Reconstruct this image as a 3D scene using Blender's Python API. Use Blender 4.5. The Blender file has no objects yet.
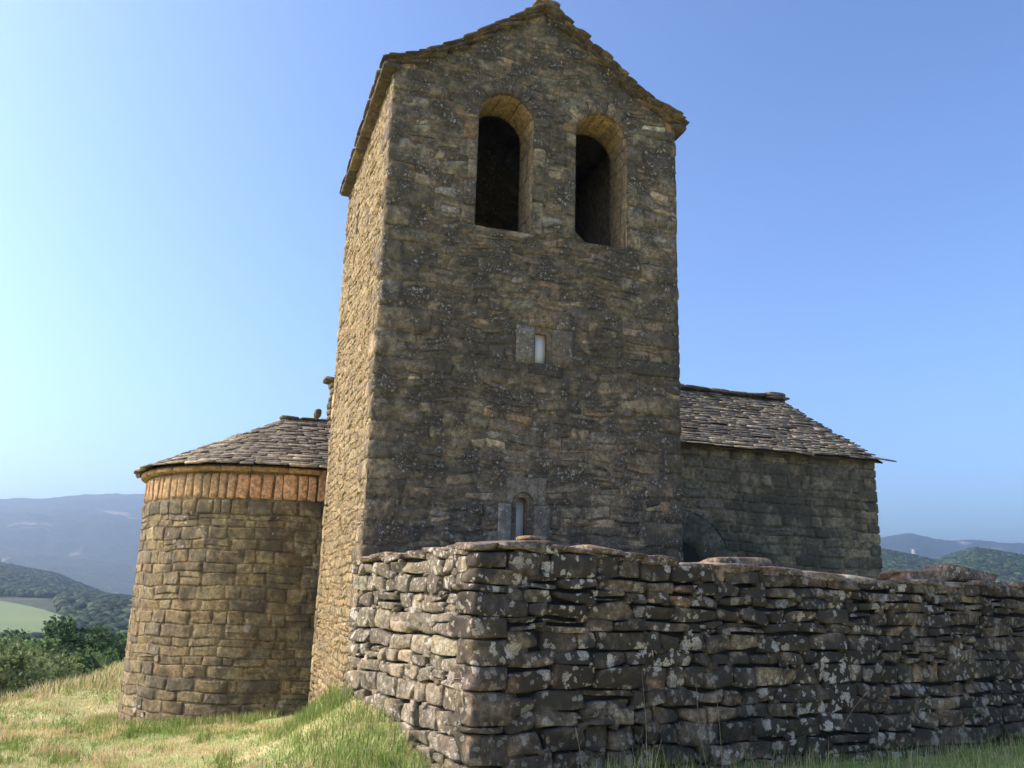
import bpy, bmesh, math, random
import numpy as np
from mathutils import Matrix, Vector, noise as mnoise

rng = np.random.default_rng(7)
random.seed(7)
sc = bpy.context.scene
COL = sc.collection
PI = math.pi
rad = math.radians

# ------------------------------------------------------------------ camera, sky, sun, exposure
CAM = np.array([-1.723, -10.903, 0.0])
Rv = np.array([0.9469, -0.3204, 0.0272]); Fv = np.array([0.3030, 0.9216, 0.2424])
Fv = Fv / np.linalg.norm(Fv)
Rv = Rv - Fv * (Rv @ Fv); Rv /= np.linalg.norm(Rv); Uv = np.cross(Rv, Fv)
cd = bpy.data.cameras.new('camera'); cam = bpy.data.objects.new('camera', cd); COL.objects.link(cam)
cd.sensor_width = 36.0; cd.lens = 878.44 / 1024 * 36; cd.clip_start = 0.05; cd.clip_end = 30000
M = Matrix([[Rv[0], Uv[0], -Fv[0], CAM[0]], [Rv[1], Uv[1], -Fv[1], CAM[1]], [Rv[2], Uv[2], -Fv[2], CAM[2]], [0, 0, 0, 1]])
cam.matrix_world = M
sc.camera = cam

SUN_EL = rad(37); SUN_DIR = Vector((-math.cos(rad(17)) * math.cos(SUN_EL), math.sin(rad(17)) * math.cos(SUN_EL), math.sin(SUN_EL)))
w = bpy.data.worlds.new('World'); sc.world = w; w.use_nodes = True
nt = w.node_tree; bg = nt.nodes['Background']
sky = nt.nodes.new('ShaderNodeTexSky'); sky.sky_type = 'NISHITA'; sky.sun_disc = False
sky.sun_elevation = SUN_EL; sky.sun_rotation = math.atan2(SUN_DIR.x, SUN_DIR.y)
sky.altitude = 700; sky.air_density = 1.0; sky.dust_density = 3.0; sky.ozone_density = 1.2
dv = nt.nodes.new('ShaderNodeVectorMath'); dv.operation = 'SCALE'; dv.inputs['Scale'].default_value = 1 / 3.2
gm = nt.nodes.new('ShaderNodeGamma'); gm.inputs['Gamma'].default_value = 1.38
ml = nt.nodes.new('ShaderNodeVectorMath'); ml.operation = 'SCALE'; ml.inputs['Scale'].default_value = 3.75
nt.links.new(sky.outputs[0], dv.inputs[0]); nt.links.new(dv.outputs[0], gm.inputs['Color']); nt.links.new(gm.outputs[0], ml.inputs[0]); tn = nt.nodes.new('ShaderNodeVectorMath'); tn.operation = 'MULTIPLY'; tn.inputs[1].default_value = (.93, .97, 1.05)
nt.links.new(ml.outputs[0], tn.inputs[0]); nt.links.new(tn.outputs[0], bg.inputs[0]); bg.inputs[1].default_value = 0.15
sl = bpy.data.lights.new('sun', 'SUN'); sl.energy = 2.65; sl.angle = rad(0.55); sl.color = (1.0, 0.93, 0.82)
so = bpy.data.objects.new('sun', sl); COL.objects.link(so)
so.rotation_euler = (-SUN_DIR).to_track_quat('-Z', 'Y').to_euler()
sc.view_settings.view_transform = 'Standard'; sc.view_settings.look = 'None'
sc.view_settings.exposure = 0.75; sc.view_settings.gamma = 1
sc.render.engine = 'CYCLES'
sc.cycles.use_denoising = True
sc.cycles.max_bounces = 6; sc.cycles.volume_bounces = 0
sc.render.film_transparent = False

# ------------------------------------------------------------------ helpers
def link(o, parent=None):
    COL.objects.link(o)
    if parent is not None: o.parent = parent
    return o

def mesh_obj(name, verts, faces, mat=None, parent=None, colors=None, smooth=False):
    """verts (N,3) array; faces: array (M,k) or list of lists; colors (N,3) per vertex"""
    me = bpy.data.meshes.new(name)
    verts = np.asarray(verts, dtype=np.float32)
    if isinstance(faces, np.ndarray):
        k = faces.shape[1]; nf = len(faces)
        me.vertices.add(len(verts)); me.vertices.foreach_set('co', verts.ravel())
        me.loops.add(nf * k); me.loops.foreach_set('vertex_index', faces.astype(np.int32).ravel())
        me.polygons.add(nf); me.polygons.foreach_set('loop_start', np.arange(0, nf * k, k, dtype=np.int32))
        me.update(calc_edges=True)
    else:
        me.from_pydata([tuple(v) for v in verts], [], [tuple(f) for f in faces]); me.update()
    if colors is not None:
        a = me.color_attributes.new('Col', 'FLOAT_COLOR', 'POINT')
        c = np.ones((len(verts), 4), dtype=np.float32); c[:, :3] = colors; a.data.foreach_set('color', c.ravel())
    if smooth: me.polygons.foreach_set('use_smooth', np.ones(len(me.polygons), dtype=bool))
    if mat: me.materials.append(mat)
    me.validate()
    return link(bpy.data.objects.new(name, me), parent)

class Acc:
    """accumulates pieces of quads (or n-gons) into one mesh"""
    def __init__(s): s.v = []; s.f = []; s.c = []; s.n = 0; s.k = None
    def add(s, v, f, c):
        v = np.asarray(v, float).reshape(-1, 3); c = np.asarray(c, float)
        if c.ndim == 1: c = np.tile(c, (len(v), 1))
        s.v.append(v); s.c.append(c); s.f.append(np.asarray(f) + s.n); s.n += len(v)
    def build(s, name, mat, parent=None, smooth=False):
        return mesh_obj(name, np.concatenate(s.v), np.concatenate(s.f), mat, parent, np.concatenate(s.c), smooth)

def thing(name, label, cat, loc=(0, 0, 0), group=None, kind=None):
    o = bpy.data.objects.new(name, None); link(o); o.location = loc; o.empty_display_size = 0.3
    tag(o, label, cat, group, kind); return o
def tag(o, label=None, cat=None, group=None, kind=None):
    if label: o['label'] = label
    if cat: o['category'] = cat
    if group: o['group'] = group
    if kind: o['kind'] = kind
    return o

QB = np.array([[0, 3, 2, 1], [4, 5, 6, 7], [0, 1, 5, 4], [1, 2, 6, 5], [2, 3, 7, 6], [3, 0, 4, 7]])
def box(acc, x0, x1, y0, y1, z0, z1, c=(.25, .21, .15)):
    v = [(x0, y0, z0), (x1, y0, z0), (x1, y1, z0), (x0, y1, z0), (x0, y0, z1), (x1, y0, z1), (x1, y1, z1), (x0, y1, z1)]
    acc.add(v, QB, c)

# ---- masonry layout
def rubble(W, H, cw, ch, wr, hr, r):
    """pack random rectangles on a fine grid (W x H metres)"""
    nx = max(1, int(round(W / cw))); ny = max(1, int(round(H / ch))); cw = W / nx; ch = H / ny
    occ = np.zeros((ny, nx), bool); out = []
    for j in range(ny):
        i = 0
        while i < nx:
            if occ[j, i]: i += 1; continue
            ww = int(r.integers(wr[0], wr[1] + 1)); hh = int(r.integers(hr[0], hr[1] + 1))
            if r.random() < .12: hh = hr[0]
            a = i
            while a < nx and a < i + ww and not occ[j, a]: a += 1
            if nx - a < wr[0] and not occ[j, a:].any(): a = nx
            hh = min(hh, ny - j)
            occ[j:j + hh, i:a] = True
            out.append((i * cw, j * ch, a * cw, (j + hh) * ch)); i = a
    return np.array(out)

def coursed(W, H, hr, wr, r, split=.08):
    out = []; z = 0
    while z < H - 1e-6:
        h = r.uniform(*hr)
        if H - z - h < hr[0] * .7: h = H - z
        x = -r.uniform(0, wr[0])
        while x < W:
            ww = r.uniform(*wr) * (1 if r.random() > .2 else .55)
            x1 = x + ww
            if W - x1 < wr[0] * .5: x1 = W
            a = max(x, 0)
            if x1 - a > .04:
                if r.random() < split:
                    m = z + h * r.uniform(.4, .6); out += [(a, z, x1, m), (a, m, x1, z + h)]
                else: out.append((a, z, x1, z + h))
            x = x1
        z += h
    return np.array(out)

def smooth_wave(u, v, amp, seed):
    return amp * (np.sin(u * 1.9 + seed) * np.cos(v * 1.3 + seed * 2.1) + .6 * np.sin(u * 4.7 + v * 2.2 + seed * 3) + .35 * np.sin(u * 9.1 - v * 5 + seed))

def palette(n, cols, weights, var, r):
    cols = np.array(cols); idx = r.choice(len(cols), n, p=np.array(weights) / sum(weights))
    c = cols[idx] * np.exp(r.normal(0, var, (n, 1))) * np.exp(r.normal(0, var * .09, (n, 3)))
    return np.clip(c, .01, .8)

def stone_patch(acc, rects, mapf, cols, r, n=7, gap=.012, dome=.03, back=.05, power=6, sq=.2, jit=.012, rough=.006, tilt=.01, wave=.02, clampf=None, seed=0., prot=0., facet=.5):
    N = len(rects)
    s = np.sin(PI / 2 * np.linspace(-1, 1, n)); S, T = np.meshgrid(s, s, indexing='ij')
    u0, v0, u1, v1 = [rects[:, k][:, None, None] for k in range(4)]
    hu = (u1 - u0) / 2; hv = (v1 - v0) / 2
    q = r.uniform(sq * .4, sq * 1.3, (N, 1, 1))
    X = S * np.sqrt(1 - q * T ** 2); Y = T * np.sqrt(1 - q * S ** 2)
    jx = r.normal(0, jit, (N, 4, 1, 1)); jy = r.normal(0, jit, (N, 4, 1, 1))
    B = [(1 - S) * (1 - T) / 4, (1 + S) * (1 - T) / 4, (1 + S) * (1 + T) / 4, (1 - S) * (1 + T) / 4]
    g = gap * r.uniform(.5, 1.5, (N, 1, 1))
    U = (u0 + u1) / 2 + X * np.maximum(hu - g, .4 * hu) + sum(jx[:, k] * B[k] for k in range(4))
    V = (v0 + v1) / 2 + Y * np.maximum(hv - g, .4 * hv) + sum(jy[:, k] * B[k] for k in range(4))
    ph = r.uniform(0, 6.28, (N, 6, 1, 1)); fr = r.uniform(1.2, 4.0, (N, 6, 1, 1))
    size = np.sqrt(hu * hv)
    U = U + size * .045 * np.sin(T * fr[:, 0] + ph[:, 0]) * np.abs(S)
    V = V + size * .045 * np.sin(S * fr[:, 1] + ph[:, 1]) * np.abs(T)
    D = dome * r.uniform(.75, 1.3, (N, 1, 1)) * ((1 - np.abs(S) ** power) * (1 - np.abs(T) ** power)) ** .45
    if facet:
        for _k in range(4):
            an = r.uniform(0, 6.28, (N, 1, 1)); sl = r.uniform(.1, 1.0, (N, 1, 1)) * facet
            D = np.minimum(D, dome * (r.uniform(.75, 1.25, (N, 1, 1)) - sl * (np.cos(an) * S + np.sin(an) * T)))
    nz = np.sin(S * fr[:, 2] * 1.3 + ph[:, 2]) * np.sin(T * fr[:, 3] * 1.3 + ph[:, 3]) + .6 * np.sin(S * fr[:, 4] * 2.2 + T * 2.5 + ph[:, 4])
    inner = ((np.abs(S) < .999) & (np.abs(T) < .999)).astype(float)
    D = D + (nz * rough + tilt * (r.normal(0, 1, (N, 1, 1)) * S + r.normal(0, 1, (N, 1, 1)) * T) + r.uniform(-prot, prot, (N, 1, 1))) * inner
    D = D - back * (1 - inner)
    U2 = U + smooth_wave(U, V, wave * .4, seed + 1); V2 = V + smooth_wave(U, V, wave, seed)
    if clampf: U2, V2 = clampf(U2, V2)
    P = mapf(U2, V2, D)
    idx = np.arange(n * n).reshape(n, n)
    q4 = np.stack([idx[:-1, :-1], idx[1:, :-1], idx[1:, 1:], idx[:-1, 1:]], -1).reshape(-1, 4)
    F = (q4[None] + (np.arange(N) * n * n)[:, None, None]).reshape(-1, 4)
    C = np.repeat(cols, n * n, axis=0)
    acc.add(P.reshape(-1, 3), F, C)

def cube_sphere(n):
    pts = []; quads = []; key = {}
    def vid(p):
        k = tuple(np.round(p, 5))
        if k not in key: key[k] = len(pts); pts.append(p)
        return key[k]
    t = np.linspace(-1, 1, n)
    for ax in range(3):
        for sg in (-1, 1):
            for i in range(n - 1):
                for j in range(n - 1):
                    c = []
                    for a, b in ((i, j), (i + 1, j), (i + 1, j + 1), (i, j + 1)):
                        p = [0, 0, 0]; p[ax] = sg; p[(ax + 1) % 3] = t[a]; p[(ax + 2) % 3] = t[b]; c.append(vid(p))
                    quads.append(c if sg > 0 else c[::-1])
    return np.array(pts), np.array(quads)
CS = {n: cube_sphere(n) for n in (4, 5, 7, 9)}
def rocks(acc, cen, half, R, cols, r, n=5, p=5., rough=.06, facet=0):
    """closed rounded blocks: cen (N,3), half (N,3), R (N,3,3) columns = local axes"""
    P, Q = CS[n]; N = len(cen)
    lp = (np.abs(P) ** p).sum(1) ** (1 / p); S = P / lp[:, None]
    f = r.uniform(1, 3.2, (N, 3, 3)); ph = r.uniform(0, 6.28, (N, 3))
    d = sum(np.sin(np.einsum('nk,vk->nv', f[:, a], S) + ph[:, a, None]) for a in range(3)) / 3
    L = np.repeat(S[None], N, 0)
    if facet:
        for _k in range(12):
            nv = r.normal(0, 1, (N, 3)); nv /= np.linalg.norm(nv, axis=1)[:, None]; sup = (np.abs(nv)).sum(1) * r.uniform(.66, .9, N)
            ex = np.maximum(0, np.einsum('nvk,nk->nv', L, nv) - sup[:, None]) * facet
            L = L - ex[:, :, None] * nv[:, None, :]
    L = L * half[:, None, :] * (1 + rough * d[:, :, None] * 1.5)
    W_ = np.einsum('nij,nvj->nvi', R, L) + cen[:, None, :]
    F = (Q[None] + (np.arange(N) * len(P))[:, None, None]).reshape(-1, 4)
    acc.add(W_.reshape(-1, 3), F, np.repeat(cols, len(P), axis=0))
def rotz(a, tx=0., ty=0.):
    return np.array((Matrix.Rotation(a, 3, 'Z') @ Matrix.Rotation(tx, 3, 'X') @ Matrix.Rotation(ty, 3, 'Y')))

# ---- materials
def new_mat(name):
    m = bpy.data.materials.new(name); m.use_nodes = True; t = m.node_tree
    b = t.nodes['Principled BSDF']; return m, t, b
def nd(t, ty, **kw):
    n = t.nodes.new(ty)
    for k, v in kw.items():
        if k in n.inputs: n.inputs[k].default_value = v
        else: setattr(n, k, v)
    return n
def noise_n(t, co, scale, detail=4, rough=.55, dist=0.):
    n = nd(t, 'ShaderNodeTexNoise'); n.inputs['Scale'].default_value = scale; n.inputs['Detail'].default_value = detail
    n.inputs['Roughness'].default_value = rough; n.inputs['Distortion'].default_value = dist; t.links.new(co, n.inputs['Vector']); return n.outputs['Fac']
def ramp(t, fac, a, b):
    n = nd(t, 'ShaderNodeMapRange'); n.interpolation_type = 'SMOOTHSTEP'
    n.inputs['From Min'].default_value = a; n.inputs['From Max'].default_value = b; t.links.new(fac, n.inputs['Value']); return n.outputs['Result']
def math_n(t, op, a, b=None):
    n = nd(t, 'ShaderNodeMath'); n.operation = op
    for i, x in enumerate((a, b)):
        if x is None: continue
        if isinstance(x, (int, float)): n.inputs[i].default_value = x
        else: t.links.new(x, n.inputs[i])
    return n.outputs[0]
def mix(t, fac, a, b, mode='MIX'):
    n = nd(t, 'ShaderNodeMix'); n.data_type = 'RGBA'; n.blend_type = mode
    for s_, x in ((0, fac), (6, a), (7, b)):
        if isinstance(x, (int, float)): n.inputs[s_].default_value = x
        elif isinstance(x, tuple): n.inputs[s_].default_value = (*x, 1)
        else: t.links.new(x, n.inputs[s_])
    return n.outputs[2]

def stone_mat(name, crust=.5, crust_col=(.035, .032, .028), lichen=.35, lichen_scale=7., warm=.3, bump=.5, rough=.92, crust_thr=.5, fine=55, lichen_col=(.50, .48, .43), lichen_base=.15):
    m, t, b = new_mat(name)
    co = nd(t, 'ShaderNodeTexCoord').outputs['Object']
    att = nd(t, 'ShaderNodeAttribute', attribute_name='Col').outputs['Color']
    n1 = noise_n(t, co, 14, 6, .65); n2 = noise_n(t, co, 3.2, 5, .6, .4); n3 = noise_n(t, co, fine, 4, .7); n4 = noise_n(t, co, .8, 4, .6, .3)
    v = mix(t, ramp(t, n1, .25, .75), (.50, .49, .48), (1.5, 1.47, 1.42))
    c = mix(t, 1.0, att, v, 'MULTIPLY')
    v3 = mix(t, ramp(t, n3, .3, .7), (.62, .61, .60), (1.38, 1.38, 1.36))
    c = mix(t, 1.0, c, v3, 'MULTIPLY')
    # ochre patches
    c = mix(t, math_n(t, 'MULTIPLY', ramp(t, noise_n(t, co, 5.3, 4, .6), .52, .7), warm), c, (.32, .20, .09))
    # dark weathering crust
    k = math_n(t, 'ADD', math_n(t, 'MULTIPLY', n2, .6), math_n(t, 'MULTIPLY', n4, .4))
    kf = math_n(t, 'MULTIPLY', ramp(t, math_n(t, 'ADD', k, math_n(t, 'MULTIPLY', n3, .12)), crust_thr, crust_thr + .14), crust)
    c = mix(t, kf, c, crust_col)
    # lichen: round blotches of mixed size, gathered in patches
    pm = ramp(t, noise_n(t, co, lichen_scale * .16, 3, .6, .6), .46, .62); pm = math_n(t, 'ADD', math_n(t, 'MULTIPLY', pm, 1 - lichen_base), lichen_base)
    for sc_, thr, w_ in ((lichen_scale, .30, 1.), (lichen_scale * 2.3, .30, .9)):
        vo = nd(t, 'ShaderNodeTexVoronoi'); vo.inputs['Scale'].default_value = sc_
        wv = nd(t, 'ShaderNodeVectorMath', operation='ADD'); t.links.new(co, wv.inputs[0])
        nn = nd(t, 'ShaderNodeTexNoise'); nn.inputs['Scale'].default_value = 22; nn.inputs['Detail'].default_value = 3; t.links.new(co, nn.inputs['Vector'])
        sv = nd(t, 'ShaderNodeVectorMath', operation='SCALE'); sv.inputs['Scale'].default_value = .09; t.links.new(nn.outputs['Color'], sv.inputs[0]); t.links.new(sv.outputs[0], wv.inputs[1])
        t.links.new(wv.outputs[0], vo.inputs['Vector'])
        sep = nd(t, 'ShaderNodeSeparateColor'); t.links.new(vo.outputs['Color'], sep.inputs[0])
        lim = math_n(t, 'MULTIPLY', ramp(t, math_n(t, 'ADD', sep.outputs[0], math_n(t, 'MULTIPLY', n4, .5)), 1.25 - lichen, 1.7 - lichen), thr + .12)
        d_ = math_n(t, 'SUBTRACT', lim, vo.outputs['Distance'])
        lf = math_n(t, 'MULTIPLY', ramp(t, d_, 0.0, .06), math_n(t, 'MULTIPLY', ramp(t, n3, .25, .6), w_))
        lf = math_n(t, 'MULTIPLY', math_n(t, 'MULTIPLY', lf, .9), pm)
        c = mix(t, lf, c, lichen_col)
    c = mix(t, 1.0, c, (1.11, .99, .88), 'MULTIPLY')
    t.links.new(c, b.inputs['Base Color']); b.inputs['Roughness'].default_value = rough
    if 'Specular IOR Level' in b.inputs: b.inputs['Specular IOR Level'].default_value = .2
    bp = nd(t, 'ShaderNodeBump'); bp.inputs['Strength'].default_value = bump; bp.inputs['Distance'].default_value = .035
    hgt = math_n(t, 'ADD', math_n(t, 'MULTIPLY', n1, 1.0), math_n(t, 'MULTIPLY', n3, .45))
    t.links.new(hgt, bp.inputs['Height']); t.links.new(bp.outputs[0], b.inputs['Normal'])
    return m

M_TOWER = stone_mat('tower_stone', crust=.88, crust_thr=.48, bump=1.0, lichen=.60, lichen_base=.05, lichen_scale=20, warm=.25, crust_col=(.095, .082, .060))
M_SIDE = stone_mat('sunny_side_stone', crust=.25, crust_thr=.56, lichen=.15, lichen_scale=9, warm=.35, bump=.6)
M_APSE = stone_mat('apse_stone', crust=.78, crust_thr=.51, lichen=.42, lichen_base=.05, lichen_scale=6, warm=.25, crust_col=(.085, .07, .05))
M_NAVE = stone_mat('nave_stone', crust=.7, crust_thr=.50, lichen=.26, lichen_scale=6, warm=.15, crust_col=(.085, .075, .055))
M_DRY = stone_mat('drystone', crust=.90, crust_thr=.47, lichen=.72, lichen_base=.35, lichen_scale=5.5, warm=.30, bump=.8, crust_col=(.055, .049, .040), lichen_col=(.72, .67, .58))
M_SLATE = stone_mat('roof_slab_stone', crust=.55, crust_thr=.50, lichen=.22, lichen_scale=7, warm=.08, bump=.6, crust_col=(.06, .052, .045))
M_ORANGE = stone_mat('ochre_cut_stone', crust=.35, crust_col=(.12, .10, .08), crust_thr=.56, lichen=.02, lichen_scale=9, warm=.35, bump=.35)

def plain_mat(name, col, rough=.8, nscale=30, var=.15):
    m, t, b = new_mat(name); co = nd(t, 'ShaderNodeTexCoord').outputs['Object']
    c = mix(t, noise_n(t, co, nscale, 4), tuple(x * (1 - var) for x in col), tuple(min(1, x * (1 + var)) for x in col))
    t.links.new(c, b.inputs['Base Color']); b.inputs['Roughness'].default_value = rough; return m
M_FRAME = stone_mat('cut_frame_stone', crust=.55, crust_col=(.11, .095, .075), crust_thr=.48, lichen=.6, lichen_scale=20, warm=.1, bump=.7)
M_PANE = plain_mat('white_translucent_pane', (.92, .86, .76), .5, 8, .03)
M_DARK = plain_mat('wood_and_opening_shade', (.03, .022, .016), .9)  # floor wood; also stands in for shade in the flank slit and doorway

def attr_mat(name, rough=.9, trans=0.0, nscale=20, var=.2):
    m, t, b = new_mat(name); co = nd(t, 'ShaderNodeTexCoord').outputs['Object']
    att = nd(t, 'ShaderNodeAttribute', attribute_name='Col').outputs['Color']
    c = mix(t, 1.0, att, mix(t, noise_n(t, co, nscale, 3), (1 - var,) * 3, (1 + var,) * 3), 'MULTIPLY')
    t.links.new(c, b.inputs['Base Color']); b.inputs['Roughness'].default_value = rough
    if 'Specular IOR Level' in b.inputs: b.inputs['Specular IOR Level'].default_value = .2
    if trans:
        tr = nd(t, 'ShaderNodeBsdfTranslucent'); t.links.new(c, tr.inputs['Color']); ms = nd(t, 'ShaderNodeMixShader'); ms.inputs[0].default_value = trans
        t.links.new(b.outputs[0], ms.inputs[1]); t.links.new(tr.outputs[0], ms.inputs[2]); t.links.new(ms.outputs[0], t.nodes['Material Output'].inputs['Surface'])
    return m
M_LEAF = attr_mat('foliage', .75, .25, 3, .25)
M_BARK = attr_mat('bark', .95)
M_GRASS = attr_mat('grass_blades', .8, .3, 3, .1)

# ------------------------------------------------------------------ terrain
CP = np.array([
 (0, .0, -1.05), (0, .6, -1.12), (0, 1.39, -1.38), (0, 2.34, -1.58), (0, 3.5, -1.73), (0, 4.27, -1.80),
 (.15, -.7, -1.10), (.29, -1.36, -1.20), (.4, -1.86, -1.42), (.55, -2.5, -1.56), (.63, -3.1, -1.64), (2.3, -2.7, -1.66),
 (4, -2.35, -1.66), (8.8, -1.4, -1.64), (13, -1, -1.6), (3, -.8, -1.35), (8, 1.5, -1.3), (4.4, 4.2, -1.3),
 (-1.7, -10.9, -1.6), (-1.5, -6, -1.63), (4, -8, -1.68), (10, -8, -1.75), (20, -6, -2.2), (-10, -10, -2.6), (-5, -6, -1.9),
 (-1.2, -3, -1.68), (-1., 0, -1.66), (-.5, -.6, -1.46), (-.45, .8, -1.52), (-1, 2.6, -1.80), (-1.2, 4.6, -1.98), (-3.1, 7.5, -2.33), (-3.4, -1.1, -1.82), (-4.5, 4.6, -2.1),
 (-5.9, 12.3, -2.5), (-5.0, 15.7, -2.5), (-4.4, 23.6, -2.55), (-3.6, 30.2, -2.6), (-9, 12, -4.0), (-10, 20, -6), (-9, 30, -7.4), (-5.4, 40, -7.5), (-8.5, 5, -2.9), (-13, 3, -4.6), (-8.5, 24, -5.4), (-7, 32, -5.8),
 (5, 15, -2.0), (12, 9, -1.4), (16, 0, -1.6), (20, 20, -4), (0, 22, -2.6), (2, 12, -2.2), (25, -15, -4), (-5, -25, -3), (10, -30, -4), (10, 35, -6)], float)
def tps_fit(P):
    n = len(P); d = np.hypot(P[:, None, 0] - P[None, :, 0], P[:, None, 1] - P[None, :, 1]); K = np.where(d > 0, d ** 2 * np.log(d + 1e-9), 0) + np.eye(n) * .15
    A = np.zeros((n + 3, n + 3)); A[:n, :n] = K; A[:n, n] = 1; A[:n, n + 1:] = P[:, :2]; A[n:, :n] = A[:n, n:].T
    return np.linalg.solve(A, np.r_[P[:, 2], 0, 0, 0])
TW = tps_fit(CP)
def local_h(x, y):
    x = np.asarray(x, float); y = np.asarray(y, float); sh = x.shape; x = x.ravel(); y = y.ravel(); out = TW[-3] + TW[-2] * x + TW[-1] * y
    for (px, py, _), wgt in zip(CP, TW):
        d = np.hypot(x - px, y - py); out = out + wgt * np.where(d > 0, d ** 2 * np.log(d + 1e-9), 0)
    out += .02 * np.sin(x * 2.1 + 1) * np.cos(y * 1.7) + .012 * np.sin(x * 5.3 + y * 4.1)
    return out.reshape(sh)

RK = np.array([40, 60, 150, 300, 420, 620, 700, 900, 1100, 1500, 2300, 3000, 3600, 5000, 8000], float)
def zrow(hill1, hill2, crest, base=(-7, -12, -17, -16, -12.8, -6.3), mid=None):
    # hill1 crest slope at 1100, hill2 slope at 2300, crest slope at 3600
    z1 = hill1 * 1100; z3 = crest * 3600
    return [*base, base[-1] + .10 * (z1 - base[-1]) + 1, base[-1] + .62 * (z1 - base[-1]), z1, z1 * .4 - 25, (hill2 * 2300), z3 * .66, z3, z3 * .85, z3 * .3]
AZ = [(-180, zrow(.01, .03, .06)), (-40, zrow(.03, .035, .08)), (-16, zrow(.034, .034, .086)), (-11.5, zrow(.0227, .034, .0880)), (-8.3, zrow(.0134, .030, .0945)), (-6, zrow(-.002, .028, .0962)), (-4.4, zrow(-.010, .026, .0965)),
      (0, zrow(-.01, .03, .090)), (30, zrow(.05, .04, .08)), (40.9, zrow(.0622, .052, .0780, (-8, -12, -14, -8, 0, 12))), (42.4, zrow(.0572, .060, .0815, (-8, -12, -14, -8, 0, 12))), (43.1, zrow(.054, .0605, .0800, (-8, -12, -14, -8, 0, 12))), (43.9, zrow(.0504, .058, .0762, (-8, -12, -14, -8, 0, 12))),
      (44.4, zrow(.0548, .054, .0742, (-8, -12, -14, -8, 0, 12))), (45.9, zrow(.0633, .05, .0722, (-8, -12, -14, -8, 0, 12))), (47.0, zrow(.0605, .05, .0702, (-8, -12, -14, -8, 0, 12))), (48.4, zrow(.0555, .05, .0689, (-8, -12, -14, -8, 0, 12))), (55, zrow(.04, .045, .066)), (180, zrow(.01, .03, .06))]
azk = np.array([a for a, _ in AZ], float); azv = np.array([z for _, z in AZ], float)
def far_h(azd, r):
    """azd degrees, r metres from the camera (arrays)"""
    zz = np.stack([np.interp(azd, azk, azv[:, k]) for k in range(len(RK))], -1)
    lr = np.log(r); lk = np.log(RK); i = np.clip(np.searchsorted(lk, lr) - 1, 0, len(RK) - 2)
    t = np.clip((lr - lk[i]) / (lk[i + 1] - lk[i]), 0, 1); t = t * t * (3 - 2 * t) * .6 + t * .4
    a = np.take_along_axis(zz, i[..., None], -1)[..., 0]; b = np.take_along_axis(zz, (i + 1)[..., None], -1)[..., 0]
    return a + (b - a) * t
def terrain(x, y):
    x = np.asarray(x, float); y = np.asarray(y, float)
    dx = x - CAM[0]; dy = y - CAM[1]; r = np.hypot(dx, dy); az = np.degrees(np.arctan2(dx, dy))
    f = far_h(az, np.maximum(r, 40)); k = np.clip((r - 38) / 26, 0, 1); k = k * k * (3 - 2 * k)
    out = f.copy(); m = r < 66
    if m.any(): out[m] = local_h(x[m], y[m]) * (1 - k[m]) + f[m] * k[m]
    return out
def fbm(P, H=.9, octs=5):
    return np.array([mnoise.fractal(Vector(p), H, 2.0, octs) for p in P])

az_list = np.concatenate([np.arange(-180, -18, 3.), np.arange(-18, -3, .07), np.arange(-3, 38, 1.2), np.arange(38, 51, .08), np.arange(51, 180, 3.)])
def polar_sheet(name, r0, r1, step, azs, mat, kind, amp):
    nr = int(math.log(r1 / r0) / step) + 2; rr = np.geomspace(r0, r1, nr); na = len(azs)
    A, Rr = np.meshgrid(azs, rr, indexing='ij'); X = CAM[0] + Rr * np.sin(np.radians(A)); Y = CAM[1] + Rr * np.cos(np.radians(A))
    Z = terrain(X, Y)
    if amp:
        P = np.stack([X / 420., Y / 420., X * 0 + 3.3], -1).reshape(-1, 3); f = fbm(P, .75, 6).reshape(X.shape)
        Z = Z + f * np.clip((Rr - 1300) / 1000, 0, 1) * 17 * amp + f * np.clip((Rr - 500) / 400, 0, 1) * 2.5
    idx = np.arange(na * nr).reshape(na, nr); q = []
    nx = np.roll(idx, -1, axis=0)
    F = np.stack([idx[:, :-1], idx[:, 1:], nx[:, 1:], nx[:, :-1]], -1).reshape(-1, 4)[:, ::-1]
    o = mesh_obj(name, np.stack([X, Y, Z], -1).reshape(-1, 3), np.ascontiguousarray(F), mat, None, None, True)
    tag(o, kind='structure'); return o

def ground_mat():
    m, t, b = new_mat('dry_lawn'); co = nd(t, 'ShaderNodeTexCoord').outputs['Object']
    a = noise_n(t, co, .9, 5, .65, .3); d = noise_n(t, co, 9, 6, .7); e = noise_n(t, co, 60, 3, .7)
    c = mix(t, ramp(t, a, .40, .60), (.56, .46, .22), (.32, .38, .11))
    c = mix(t, 1.0, c, mix(t, d, (.6, .6, .6), (1.4, 1.4, 1.35)), 'MULTIPLY'); c = mix(t, 1.0, c, mix(t, e, (.65, .65, .65), (1.35, 1.35, 1.35)), 'MULTIPLY')
    t.links.new(c, b.inputs['Base Color']); b.inputs['Roughness'].default_value = .95
    bp = nd(t, 'ShaderNodeBump'); bp.inputs['Strength'].default_value = .6; bp.inputs['Distance'].default_value = .04; t.links.new(d, bp.inputs['Height']); t.links.new(bp.outputs[0], b.inputs['Normal']); return m
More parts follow.
